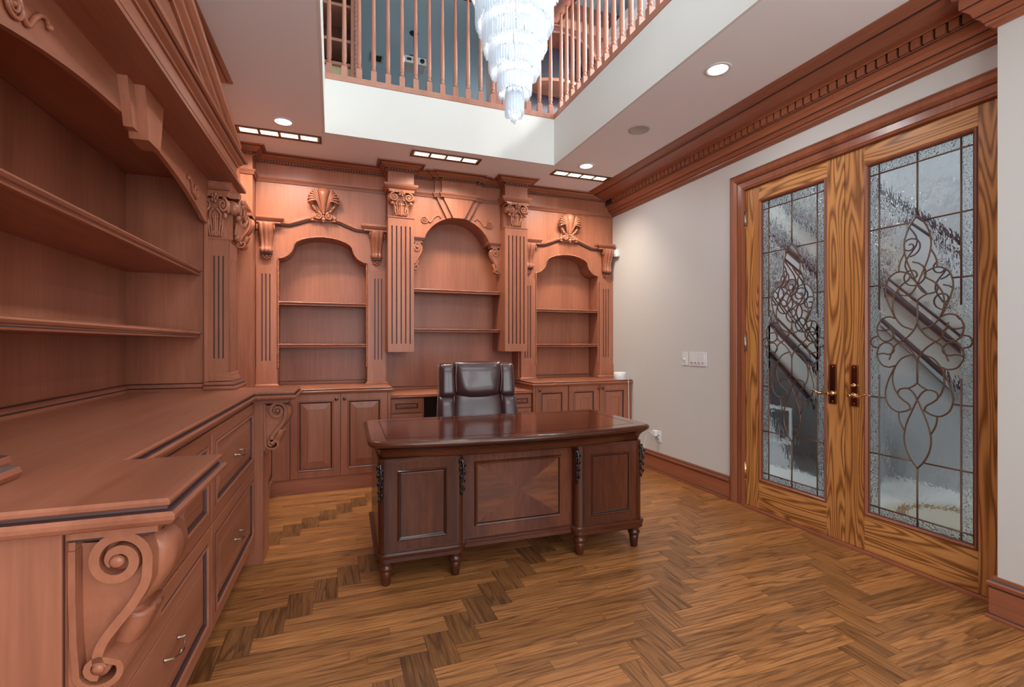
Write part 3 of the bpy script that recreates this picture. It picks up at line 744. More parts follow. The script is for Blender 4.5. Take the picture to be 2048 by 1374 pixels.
# ------------------------------------------------------------------ back base cabinets and worktops
def slab(mb, poly, z, th=.045, k=1., m=0):
    """worktop: poly is the top edge, counter-clockwise; moulded edge below"""
    pr = [(-.03, z-th), (-.004, z-th), (.004, z-th+.002), (.010, z-.034*k, 0), (.016, z-.028*k), (.017, z-.022*k), (.012, z-.017*k), (.002, z-.015*k, 1), (.001, z-.012*k, 1), (.006, z-.009*k, 0), (.007, z-.004*k), (.003, z, 0), (-.004, z)]
    L = [[(u, v, p[1]) for u, v in offset(poly, p[0], True)] for p in pr]
    mb.loops(L, [(p[2] if len(p) > 2 else m) for p in pr[1:]], capA=True, capB=True)
    return mb
mb = MB(); slab(mb, [(XL+.01, 3.32), (-.44, 3.32), (-.44, 4.378), (.488, 4.378), (.488, NB+.018), (XL+.01, NB+.018)], .88)
mb.build('worktop', WD('X'), label='cherry worktop on the base cabinet under the left far bookcase bay', cat='worktop', group='worktops')
mb = MB(); slab(mb, [(1.862, 4.378), (XR-.004, 4.378), (XR-.004, NB+.018), (1.862, NB+.018)], .88)
mb.build('worktop', WD('X'), label='cherry worktop by the cream wall, a small white device standing on it', cat='worktop', group='worktops')
mb = MB(); slab(mb, [(.495, 4.425), (1.855, 4.425), (1.855, NB+.018), (.495, NB+.018)], .797, .030, .7)
mb.build('worktop', WD('X'), label='lower cherry desk-height worktop under the tall centre arch, behind the chair', cat='worktop', group='worktops')
def door(parent, x0, x1, z0, z1, y, kx, kz, st=.058, th=.020):
    mb = MB(); mb.nest(x0+.002, x1-.002, z0, z1, raised_levels(st, th), FY(y), back=0)
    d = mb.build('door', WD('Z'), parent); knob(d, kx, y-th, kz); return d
t = thing('base_cabinet', 'cherry base cabinet with two raised-panel doors, left of the desk', 'cabinet', (.06, 4.41, 0), group='base cabinets')
MB().box(-.452, .482, 4.41, NB, .125, .834).build('body', WD('Z'), t)
MB().box(-.56, .482, 4.404, NB, 0, .125).build('toe_kick', WD('X'), t)
for a, b in ((-.482, -.337), (.459, .482)): MB().box(a, b, 4.390, 4.41, .128, .834).build('stile', WD('Z'), t)
door(t, -.335, .061, .128, .834, 4.41, .028, .790); door(t, .061, .457, .128, .834, 4.41, .094, .790)
t = thing('base_cabinet', 'cherry base cabinet with three narrow raised-panel doors, by the cream wall', 'cabinet', (2.44, 4.41, 0), group='base cabinets')
MB().box(1.868, XR-.003, 4.41, NB, .10, .834).build('body', WD('Z'), t)
MB().box(1.868, XR-.003, 4.404, NB, 0, .10).build('toe_kick', WD('X'), t)
for a, b in ((1.866, 1.884), (2.981, XR-.003)): MB().box(a, b, 4.390, 4.41, .10, .834).build('stile', WD('Z'), t)
door(t, 1.886, 2.250, .10, .834, 4.41, 1.926, .800); door(t, 2.254, 2.615, .10, .834, 4.41, 2.598, .800); door(t, 2.617, 2.979, .10, .834, 4.41, 2.648, .800)
for a, b, lab in ((.490, .790, 'slim cherry drawer pedestal with carved drawer fronts, left of the knee hole'), (1.562, 1.862, 'slim cherry drawer pedestal with carved drawer fronts, right of the chair')):
    t = thing('drawer_pedestal', lab, 'cabinet', ((a+b)/2, 4.45, 0), group='drawer pedestals beside the knee hole')
    MB().box(a, b, 4.455, NB, .0, .765).build('body', WD('Z'), t)
    for z0, z1 in ((.630, .760), (.440, .622), (.25, .432), (.08, .242)):
        x0, x1 = (a, b-.018) if a < 1 else (a+.018, b); mb = MB(); hz = (z1-z0)/2
        mb.nest(x0, x1, z0, z1, [(0, .016, 0), (.002, .018, 0), (.036, .018, 0), (.037, .020, 1), (.041, .021, 0), (.045, .014, 1), (.050, .012, 1), (.0505, .017, 0), (.0515, .018, 0)], FY(4.455), back=0)
        cx, cz2 = (x0+x1)/2, (z0+z1)/2
        for sx in (-1, 1):
            for k in range(4): mb.ball((cx+sx*(.008+k*.018), 4.455-.019, cz2+(.004 if k % 2 else -.004)), .007, 6, rx=1.5, rz=.7)
        mb.build('drawer', WD('X'), t)
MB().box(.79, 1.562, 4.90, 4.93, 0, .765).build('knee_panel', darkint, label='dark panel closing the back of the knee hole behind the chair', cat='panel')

# ------------------------------------------------------------------ left wall unit (turned a little from the room's axis)
LF = Matrix.Translation((-.484, 0, 0)) @ Matrix.Rotation(-math.asin(.028), 4, 'Z')
def lt(name, label, cat, p, q, z, group=None): return thing(name, label, cat, (p, q, z), 0, group, LF)
M_post = corbel_mesh(.185, .308, .128)
t = lt('drawer_cabinet', 'long cherry drawer cabinet with scroll brackets under its worktop, filling the left side', 'cabinet', -.3, 2.15, 0)
MB(LF).box(-.68, -.09, 1.05, 3.29, 0, .943).build('body', WD('Z'), t)
MB(LF).box(-.09, -.030, 1.262, 3.083, .925, .944).build('top_rail', WD('Y'), t)
def handle(parent, p, q, z):
    mb = MB(LF); h = .058
    for s in (-1, 1): mb.lathe([(.007, 0), (.006, .004), (.0035, .006), (.0035, .022)], (p, q+s*h, z), 10, axis='x')
    mb.tube(cr([(p+.022, q-h, z), (p+.026, q-h*.55, z-.006), (p+.028, q-.012, z-.010), (p+.028, q+.012, z-.010), (p+.026, q+h*.55, z-.006), (p+.022, q+h, z)], 4), [.0035]*6+[.0045, .006, .0075, .0078, .0078, .0075, .006, .0045]+[.0035]*7, 8)
    return mb.build('handle', nickel, parent)
for q0, q1 in ((1.262, 2.172), (2.172, 3.083)):
    for z0, z1 in ((.128, .553), (.553, .925)):
        mb = MB(LF)
        mb.nest(q0+.003, q1-.003, z0+.003, z1-.003, [(0, .066, 0), (.002, .068, 0), (.052, .068, 0), (.053, .071, 1), (.060, .074, 0), (.066, .068, 0), (.070, .060, 1), (.076, .056, 1), (.080, .057, 0), (.083, .060, 0), (.120, .066, 0), (.122, .066, 1), (.124, .068, 0)], FX(-.09), back=0)
        d = mb.build('drawer', WD('Y'), t)
        handle(d, -.022, (q0+q1)/2, (z0+z1)/2)
for q0, q1, qc in ((1.035, 1.260, 1.145), (3.085, 3.290, 3.185)):
    mb = MB(LF); mb.box(-.12, .022, q0, q1, 0, .944); mb.box(.0215, .0225, q0+.004, q0+.010, .05, .944, 1)
    p = mb.build('corner_post', WD('Z'), t, bevel=.002)
    place('corbel', M_post, p, T(.022, qc, .944, rz=PI/2), LF)
MB(LF).box(-.68, -.122, 1.030, 1.05, 0, .944).build('end_panel', WD('Z'), t)
poly = [(-.68, 1.002), (.184, 1.002), (.184, 1.350), (-.012, 1.350), (-.012, 3.0), (.190, 3.0), (.190, 3.325), (-.68, 3.325)]
slab(MB(LF), poly, .992, .048, 1.25).build('worktop', WD('Y'), label='long cherry worktop stepping out over two scroll brackets, in the left foreground', cat='worktop', group='worktops')
# lower cabinet run between the near unit and the corner
t = thing('base_cabinet', 'narrow cherry side cabinet tucked behind the far scroll bracket', 'cabinet', (-.8, 3.85, 0), group='base cabinets')
MB().box(XL+.01, -.482, 3.34, 4.389, .0, .834).build('body', WD('Z'), t)
for a, b in ((3.345, 3.86), (3.865, 4.386)):
    MB().nest(a, b, .12, .832, raised_levels(.05, .020), FX(-.482), back=0).build('door', WD('Z'), t)

# upper bookcase
t = lt('wall_bookcase', 'large cherry bookcase with two deep shelves under a shallow arch, left foreground', 'bookcase', -.45, 2.2, .992, 'bookcase bays along the walls')
q0, q1 = 1.19, 3.22; PF = -.282; QM = (q0+q1)/2
MB(LF).box(-.70, -.68, q0-.02, q1+.23, .993, 2.205).build('back_panel', WD('Z'), t)
for a, b in ((q1, q1+.024), (q0-.024, q0)): MB(LF).box(-.68, PF-.018, a, b, .993, 2.205).build('side_panel', WD('Z'), t)
MB(LF).mould([(-.68, q0), (-.68, q1), (PF-.018, q1)], [(0, .992), (.020, .992), (.022, 1.006), (.016, 1.012, 1), (.016, 1.018), (.008, 1.030), (.004, 1.036, 1), (0, 1.040)], PLAN).build('base_strip', WD('Y'), t)
ap = [(q0+.10+i*(q1-q0-.20)/36, 0) for i in range(37)]
ap = [(q, 2.090-.128*(abs(q-QM)/(.915))**2.1) for q, _ in ap]
vp = [(q0-.024, 1.955), (q0+.10, 1.957)]+ap[1:-1]+[(q1-.10, 1.957), (q1+.024, 1.955), (q1+.024, 2.206), (q0-.024, 2.206)]
MB(LF).prism(vp, -.020, 0, FX(PF), 0).build('arched_valance', WD('Y'), t)
for a, b in ((q1-.022, q1+.024), (q0-.024, q0+.022)): MB(LF).box(PF-.018, PF, a, b, .993, 1.956).build('stile', WD('Z'), t)
for z in (1.694, 1.334):
    pr = [(0, z-.040), (.004, z-.040), (.016, z-.038), (.019, z-.032), (.014, z-.027, 1), (.012, z-.024), (.020, z-.020), (.027, z-.012), (.024, z-.005), (.014, z-.003, 1), (.010, z, 0), (0, z)]
    mb = MB(LF); mb.box(-.68, -.342, q0+.001, q1-.001, z-.034, z); mb.mould([(-.342, q0+.001), (-.342, q1-.001)], pr, PLAN)
    mb.build('shelf', WD('Y'), t)
mb = MB(LF)
mb.prism([(QM-.155, 2.206), (QM-.105, 2.045), (QM+.105, 2.045), (QM+.155, 2.206)], 0, .030, FX(PF))
mb.prism([(QM-.095, 2.206), (QM-.058, 2.020), (QM+.058, 2.020), (QM+.095, 2.206)], 0, .062, FX(PF))
mb.build('keystone', WD('Z'), t)
place('scroll_ornament', M_scroll, t, T(PF, 1.49, 2.078, rz=PI/2, s=.92), LF)
place('scroll_ornament', M_scroll, t, Matrix.Translation((PF, 2.955, 2.062)) @ Matrix.Rotation(PI/2, 4, 'Z') @ Matrix.Diagonal((-.85, .85, .95, 1)), LF)
for a, b in ((3.222, 3.452), (1.012, 1.198)):
    c = (a+b)/2; hw = (b-a)/2
    mb = MB(LF); mb.box(-.62, -.192, a+.012, b-.012, 1.09, 1.872)
    flutes(mb, c, hw, (1.09, 1.175), (1.775, 1.872), -.012, 0, FX(-.18), [c+(k-2)*.037 for k in range(5)], .011)
    for yy, sg in ((a, 1), (b, -1)):
        flutes(mb, -.2325, .0525, (1.09, 1.175), (1.775, 1.872), 0, .0119, (lambda yy, sg: lambda u, v, w: (u, yy+sg*(.012-w), v))(yy, sg), [-.256, -.233, -.210], .008)
    mb.box(-.30, -.176, a-.004, b+.004, 1.872, 1.882); mb.box(-.32, -.208, a+.040, b-.040, 1.882, 2.19); mb.box(-.30, -.178, a+.002, b-.002, 2.150, 2.204)
    p = mb.build('pillar', WD('Z'), t)
    MB(LF).mould([(-.30, a), (-.18, a), (-.18, b), (-.30, b)], [(0, .993), (.040, .993), (.045, 1.004), (.042, 1.016), (.032, 1.022, 1), (.034, 1.028), (.032, 1.040), (.016, 1.046, 1), (.014, 1.056), (.006, 1.072), (.004, 1.084), (0, 1.092)], PLAN).build('pillar_base', WD('Y'), p)
    MB(LF).mould([(-.30, a), (-.18, a), (-.18, b), (-.30, b)], [(-.02, 2.150), (.002, 2.150), (.006, 2.158), (.004, 2.162, 1), (.014, 2.176), (.020, 2.190), (.020, 2.205), (-.02, 2.205)], PLAN).build('pillar_cap', WD('Y'), p)
    m = Matrix.Translation((-.210, c, 1.882)) @ Matrix.Rotation(PI/2, 4, 'Z') @ Matrix.Diagonal((1.10, .95, 1.13, 1))
    place('capital', M_capital, p, m, LF)
    for yy, rz in ((a+.018, 0),):
        m = Matrix.Translation((-.246, yy+.024, 1.882)) @ Matrix.Rotation(rz, 4, 'Z') @ Matrix.Diagonal((.66, .85, 1.13, 1))
        place('capital', M_capital, p, m, LF)
# hood over the bookcase: soffit, fascia, crown, pediment
t = lt('pediment_hood', 'deep cherry hood with sloping pediment over the left foreground bookcase', 'pediment', -.4, 2.2, 2.206)
MB(LF).box(-.68, -.125, .98, 3.42, 2.206, 2.222).build('soffit', WD('Y'), t)
MB(LF).mould([(-.127, .98), (-.127, 3.167), (-.68, 3.167)], [(0, 2.2221), (.004, 2.224), (.004, 2.236), (0, 2.240), (0, 2.284), (.008, 2.284), (.010, 2.290), (.006, 2.294, 1), (.012, 2.298), (.024, 2.306), (.030, 2.316), (.036, 2.318, 1), (.046, 2.322), (.050, 2.334), (-.02, 2.336)], PLAN).build('crown', WD('Y'), t)
MB(LF).prism([(.98, 2.222), (3.16, 2.222), (3.16, 2.36), (QM, 2.60), (.98, 2.33)], -.50, -.002, FX(-.170), 0).build('pediment_panel', WD('Y'), t)
RK = [(0, 0), (0, .012), (.010, .014), (.014, .010, 1), (.020, .016), (.034, .032), (.044, .036), (.050, .034, 1), (.056, .044), (.070, .058), (.086, .062), (.086, 0)]
MB(LF).mould([(3.19, 2.338), (QM, 2.590), (1.21, 2.338)], RK, FX(-.172)).build('raking_molding', WD('Y'), t)
MB(LF).box(-.68, -.33, .98, 3.41, 2.30, CZ-.001).build('upper_box', WD('Z'), t)
MB(LF).mould([(-.33, .98), (-.33, 3.41), (-.68, 3.41)], [(d*1.15, z) + tuple(r) for d, z, *r in KP], PLAN).build('cornice', [trimw['Y'], glaze], t)
# deep corner bay behind the pillar
t = thing('wall_bookcase', 'shadowed cherry bay with a scroll bracket, behind the fluted pillar in the left corner', 'bookcase', (-.9, 4.0, .88), group='bookcase bays along the walls')
MB().box(XL+.01, -.735, 3.475, 4.598, .882, CZ-.001).build('face_panel', WD('Z'), t)
MB().box(XL+.002, -.642, 4.60, 4.62, .885, CZ-.001).box(-.662, -.642, 4.62, FB-.001, .885, CZ-.001).build('corner_panel', WD('Z'), t)
mb = MB(); mb.mould([(-.735, 4.32), (-.735+.02, 4.32), (-.735+.02, 4.56), (-.735, 4.56)], [(0, 2.322), (.030, 2.322), (.036, 2.328), (.036, 2.338), (.040, 2.344, 1), (.050, 2.350), (.068, 2.364), (.072, 2.372), (.072, 2.384), (0, 2.384)], PLAN); mb.build('bracket_cap', [carved, glaze], t)
place('corbel', corbel_mesh(.13, .30, .115), t, T(-.735, 4.44, 2.322, rz=PI/2))

# ------------------------------------------------------------------ desk
DF = Matrix.Translation((1.025, 2.85, 0)) @ Matrix.Rotation(rad(-1.5), 4, 'Z')
desk = thing('executive_desk', 'large dark mahogany pedestal desk with bowed polished top, in the middle of the room', 'desk', (0, 0, 0), 0, None, DF)
bow = [(x, -(.332+.086*(1-(x/.79)**2))) for x in [-.79+.79*2*i/24 for i in range(25)]]
top = [(-.835, .375), (-.835, -.26)]+[(-.826, -.305)]+bow+[(.826, -.305), (.835, -.26), (.835, .375), (.80, .41), (-.80, .41)]
mb = MB(DF); Lp = []
EP = [(-.075, .662), (-.052, .662), (-.046, .672), (-.040, .690), (-.024, .708), (-.012, .714), (-.010, .720, 1), (-.002, .722), (.010, .728), (.016, .740), (.012, .752), (.004, .758), (-.004, .760)]
for pr in EP: Lp.append([(u, v, pr[1]) for u, v in offset(top, pr[0], True)])
mb.loops(Lp, [(p[2] if len(p) > 2 else 0) for p in EP[1:]], capA=True, smooth=True)
mb.add([(u, v, .760) for u, v in offset(top, -.004, True)], [tuple(range(len(top)))], 2)
inl = offset(top, -.075, True); inn = offset(top, -.083, True)
mb.loops([[(u, v, .7605) for u, v in inl], [(u, v, .7605) for u, v in inn]], 1)
mb.build('desktop', [deskw['X'], deskedge, desktopm], desk)
def relief_panel(mb, u0, u1, z0, z1, y, levels, frame_m=0):
    mb.nest(u0, u1, z0, z1, levels, FY(y))
def ped(x0, x1, panel):
    """pedestal with rounded corner posts"""
    r = .040; yf = -.325; yb = .34; poly = []
    def quarter(cx, cy, a0): return [(cx+r*math.cos(rad(a0+i*15)), cy+r*math.sin(rad(a0+i*15))) for i in range(7)]
    poly = quarter(x0+r, yf+r, 180)+quarter(x1-r, yf+r, 270)+[(x1, yb), (x0, yb)]
    mb = MB(DF)
    mb.loops([[(u, v, .178) for u, v in poly], [(u, v, .664) for u, v in poly]], 0, capA=True, capB=True)
    for x in (x0+r+.004, x1-r-.004): mb.box(x-.002, x+.002, yf-.0012, yf+.01, .18, .66, 1)
    p = mb.build('pedestal', [deskw['Z'], deskedge], desk)
    B = [(-.02, .126), (.006, .126), (.012, .132), (.012, .152), (.016, .158), (.018, .170), (.010, .178), (-.01, .180)]
    mb = MB(DF); mb.loops([[(u, v, q[1]) for u, v in offset(poly, q[0], True)] for q in B], 0, capA=True, capB=True); mb.build('base_molding', [deskw['X']], p)
    mb = MB(DF); a, b = x0+.050, x1-.050
    mb.nest(a, b, .190, .650, [(0, .004, 0), (.046, .004, 0), (.047, .006, 1), (.052, .011, 0), (.057, .007, 0), (.060, .001, 1), (.064, 0, 1), (.066, .001, 0)], FY(yf), back=0)
    mb.build('door_panel', [deskw['Z'], deskedge], p)
    for fx in (x0+.042, x1-.042):
        for fy in (yf+.038, yb-.04):
            MB(DF).lathe([(.019, 0), (.022, .004), (.027, .050), (.030, .072), (.026, .076), (.034, .082), (.037, .092), (.034, .102), (.026, .106), (.031, .112), (.033, .127)], (fx, fy, 0), 20).build('leg', deskw['Z'], desk)
    return p
p1 = ped(-.800, -.348, None); p2 = ped(.325, .785, None)
# modesty panel: four veneers meeting at the middle
t2 = desk; x0, x1, z0, z1, yy = -.350, .327, .130, .664, -.268
mb = MB(DF); mb.box(x0, x1, yy, yy+.03, z0+.04, z1)
mb.nest(x0+.02, x1-.02, .188, .655, [(0, .002, 0), (.052, .002, 0), (.053, .004, 1), (.058, .012, 0), (.066, .008, 0), (.070, -.001, 1), (.074, -.001, 1)], FY(yy))
a, b, c, d = x0+.094, x1-.094, .188+.074, .655-.074; cx, cz2 = (a+b)/2, (c+d)/2; yv = yy-.0012
for tri, m in (((a, c, b, c), 0), ((b, d, a, d), 0), ((b, c, b, d), 2), ((a, d, a, c), 2)):
    mb.add([(tri[0], yv, tri[1]), (tri[2], yv, tri[3]), (cx, yv, cz2)], [(0, 1, 2)], m)
vz = wood('desk_veneer_upright', (.05, .012, .006), (.10, .026, .012), (.17, .05, .022), 'Z', rough=.22, coat=.3, stretch=.15)
vx = wood('desk_veneer_flat', (.06, .018, .008), (.14, .043, .018), (.23, .08, .032), 'X', rough=.22, coat=.3, stretch=.15, lines=.3, lscale=6., ldist=10.)
mb.build('front_panel', [vz, deskedge, vx], desk)
mb = MB(DF); mb.mould([(x0-.02, yy), (x1+.02, yy)], [(-.02, .130), (.010, .130), (.016, .136), (.016, .158), (.020, .164), (.020, .172), (.012, .178), (-.02, .180)], PLAN); mb.build('base_rail', [deskw['X']], desk)
def acanthus(parent, x, y, nx):
    mb = MB(DF); z = .640
    mb.tube(cr([(x, y, z), (x+.004, y-.010, z-.06), (x-.004, y-.010, z-.13), (x, y-.006, z-.20)], 5), [.009-.0004*i for i in range(16)], 8)
    for k in range(9):
        zz = z-.006-k*.021; s = 1-k*.06; sd = 1 if k % 2 else -1
        mb.tube(cr([(x+sd*.002, y-.010, zz), (x+sd*.013*s, y-.013, zz-.004), (x+sd*.016*s, y-.008, zz-.018), (x+sd*.006*s, y-.012, zz-.028)], 3), [.004, .005, .0055, .006, .006, .005, .004, .003, .002, .0015], 6)
    return mb.build('leaf_ornament', ornam, parent)
for pp, xs in ((p1, (-.790, -.358)), (p2, (.335, .775))):
    for x in xs: acanthus(pp, x, -.318, 0)

# ------------------------------------------------------------------ office chair
CF = Matrix.Translation((1.085, 3.74, 0)) @ Matrix.Rotation(rad(-6), 4, 'Z')
chair = thing('office_chair', 'dark brown leather executive chair with padded headrest, behind the desk', 'chair', (0, -.1, 0), 0, None, CF)
def pad(mb, f, nu=28, nv=20, m=0):
    """closed pad from f(u, v) -> point; u round, v along"""
    L = [[f(2*PI*i/nu, j/nv) for i in range(nu)] for j in range(nv+1)]
    return mb.loops(L, m, capA=True, capB=True, smooth=True)
def sq(a, p): c, s_ = math.cos(a), math.sin(a); return math.copysign(abs(c)**p, c), math.copysign(abs(s_)**p, s_)
def slabpad(mb, x0, x1, z0, z1, yc, d, p=.45, lean=.10, wide=0., bulge=1., m=0, dome=0.):
    def f(u, v):
        e = (1-(2*v-1)**6)**.5 if 0 < v < 1 else .12
        z = z0+(z1-z0)*v; c, s_ = sq(u, p); hw = (x1-x0)/2+wide*(1-v)
        x = (x0+x1)/2+c*hw*(.90+.10*e); y = yc-lean*(1-v)*-1*-1+s_*d*(.25+.75*e)*(bulge if s_ < 0 else .6)
        return (x, y-(0), z+dome*(1-c*c)*(v-.5)*2)
    return pad(mb, f, 32, 22, m)
# lean: the foot of the back comes forward
mb = MB(CF); slabpad(mb, -.285, .285, .52, 1.108, .03, .050, .35, .10, .03); mb.build('backrest_shell', leather, chair)
mb = MB(CF); slabpad(mb, -.185, .185, .50, .900, -.035, .060, .5, .10, .035)
bk = mb.build('back_cushion', leather, chair)
for sx in (-1, 1):
    mb = MB(CF)
    slabpad(mb, sx*.238-.060, sx*.238+.060, .845, 1.108, -.025, .066, .6, .04, .006)
    slabpad(mb, sx*.250-.062, sx*.250+.062, .52, .860, -.055, .070, .6, .09, .010)
    mb.tube(cr([(sx*.300, -.01, 1.09), (sx*.306, -.03, .95), (sx*.316, -.06, .80), (sx*.328, -.10, .60)], 6), .0035, 6, 1)
    mb.tube(cr([(sx*.182, -.055, 1.09), (sx*.186, -.085, .95), (sx*.190, -.10, .85), (sx*.205, -.15, .60)], 6), .0035, 6, 1)
    mb.build('side_bolster', [leather, piping], chair)
mb = MB(CF)
def hp(u, v):
    c, s_ = sq(u, .55); e = (1-(2*v-1)**4)**.5 if 0 < v < 1 else .1
    x = c*(.188-.022*(1-v)**2); z = .862+.262*v-.030*(1-v)*(1-(x/.19)**2); y = -.055-.02*(1-v)+s_*(.072 if s_ < 0 else .05)*e
    wr = .003*math.sin(x*60+z*25)*(1-v)
    return (x, y+wr, z)
pad(mb, hp, 36, 22)
mb.tube(cr([(-.176, -.128, 1.10), (-.182, -.132, 1.0), (-.174, -.118, .885)], 6), .003, 6, 1); mb.tube(cr([(.176, -.128, 1.10), (.182, -.132, 1.0), (.174, -.118, .885)], 6), .003, 6, 1)
mb.build('headrest', [leather, piping], chair)
mb = MB(CF)
pad(mb, lambda u, v: (sq(u, .5)[0]*.26*(.8+.2*math.sin(PI*min(max(v, .02), .98))), -.32+sq(u, .5)[1]*.24*(.8+.2*math.sin(PI*min(max(v, .02), .98))), .42+.12*v))
mb.build('seat', leather, chair)
for sx in (-1, 1):
    mb = MB(CF); pad(mb, lambda u, v: (sx*.30+.035*math.cos(u)*math.sin(PI*(.06+.88*v))**.4, -.42+.32*v, .645+.022*math.sin(u)*math.sin(PI*(.06+.88*v))**.4), 16, 14)
    mb.tube([(sx*.30, -.36, .63), (sx*.29, -.34, .50), (sx*.22, -.32, .43)], .016, 8); mb.tube([(sx*.30, -.16, .63), (sx*.29, -.16, .50), (sx*.22, -.2, .43)], .016, 8)
    mb.build('armrest', leather, chair)
MB(CF).lathe([(.028, .10), (.028, .28), (.018, .28), (.018, .42)], (0, -.30, 0), 16).build('gas_column', darkpl, chair)
for k in range(5):
    a = rad(90+72*k); e = (.30*math.cos(a), -.30+.30*math.sin(a))
    lg = MB(CF).tube([(0, -.30, .12), (e[0]*.5, (-.30+e[1])/2, .105), (e[0], e[1], .075)], [.028, .022, .016], 8).build('base_arm', darkpl, chair)
    MB(CF).lathe([(.0, -.022), (.024, -.02), (.027, -.008), (.022, 0), (.027, .008), (.024, .02), (0, .022)], (e[0], e[1], .028), 16, axis='x', caps=False).build('caster', darkpl, lg)

# ------------------------------------------------------------------ chandelier
chx, chy = .943, 2.49
ch = thing('chandelier', 'tall tiered crystal chandelier hanging through the ceiling well', 'chandelier', (chx, chy, 2.486))
def rod_mesh(L, r):
    mb = MB(); n = 6
    mb.loops([[(rr*math.cos(2*PI*k/n), rr*math.sin(2*PI*k/n), z) for k in range(n)] for rr, z in ((r*.5, 0), (r, -.006), (r, -L+.016), (r*.75, -L+.006), (r*.15, -L))], 0, capA=True, capB=True)
    return mb.mesh('crystal_rod', [crystal])
tiers = [(.300, 3.60, .22), (.258, 3.44, .22), (.212, 3.20, .19), (.208, 3.115, .11), (.176, 3.045, .15), (.170, 2.975, .10), (.139, 2.915, .15), (.133, 2.845, .095), (.092, 2.790, .145), (.087, 2.73, .095), (.048, 2.665, .14), (.042, 2.64, .10), (.030, 2.60, .085)]
rods = []
for r, z, L in tiers:
    n = max(8, int(2*PI*r/.0155))
    for k in range(n):
        a = 2*PI*k/n+random.uniform(-.01, .01); zz = z+random.uniform(-.006, .006); LL = L*(1+.05*math.sin(k*2*PI/6)+random.uniform(-.03, .03))
        rods.append((chx+r*math.cos(a), chy+r*math.sin(a), zz, LL, r))
rmesh = {}
cand = sorted([q for q in rods if q[2]-q[3] < 3.12 and q[1] < chy], key=lambda q: q[1]-.3*(3.2-q[2]))
vis = set(id(q) for q in cand[:100])
rest = MB()
for q in rods:
    if id(q) in vis:
        key_ = round(q[3], 2)
        if key_ not in rmesh: rmesh[key_] = rod_mesh(key_, .0068)
        place('crystal_rod', rmesh[key_], ch, T(q[0], q[1], q[2]))
    else:
        n = 6; r = .0068
        rest.loops([[(q[0]+rr*math.cos(2*PI*k/n), q[1]+rr*math.sin(2*PI*k/n), q[2]+z) for k in range(n)] for rr, z in ((r*.5, 0), (r, -.006), (r, -q[3]+.016), (r*.75, -q[3]+.006), (r*.15, -q[3]))], 0, capA=True, capB=True)
rest.build('crystal_rods', crystal, ch, kind='stuff')
mb = MB()
for i, (r, z, L) in enumerate(tiers): mb.tube([(chx+r*math.cos(2*PI*k/40), chy+r*math.sin(2*PI*k/40), z+.004) for k in range(40)], .004, 6, closed=True)
mb.tube([(chx, chy, 2.62), (chx, chy, UZ)], .012, 8); mb.lathe([(.09, UZ-.03), (.10, UZ-.001)], (chx, chy, 0), 20)
for r, z, L in tiers[::2]:
    for k in range(4): mb.tube([(chx, chy, z+.01), (chx+r*math.cos(k*PI/2), chy+r*math.sin(k*PI/2), z+.004)], .004, 5)
mb.build('metal_frame', steel, ch)
for k in range(3): MB().ball((chx+.012*math.cos(k*2.1), chy+.012*math.sin(k*2.1), 2.505), .012, 10).build('crystal_ball', crystal, ch)
MB().ball((chx, chy, 2.490), .008, 8, rz=1.6).build('crystal_drop', crystal, ch)
for zc, rr, e in ((3.26, .14, 5), (3.10, .12, 4.5), (2.96, .10, 3.6), (2.83, .075, 2.6), (2.71, .045, 1.8), (2.60, .018, .7)):
    for k in range(3 if rr > .05 else 1):
        a = k*2.094+zc*3; x, y = chx+rr*math.cos(a)*(rr > .05), chy+rr*math.sin(a)*(rr > .05)
        MB().ball((x, y, zc), .013, 8, rz=1.5).build('bulb', lamp_white, ch)
    light('chandelier_light', 'POINT', (chx, chy, zc-.02), e, (1, .97, .93), size=.03)

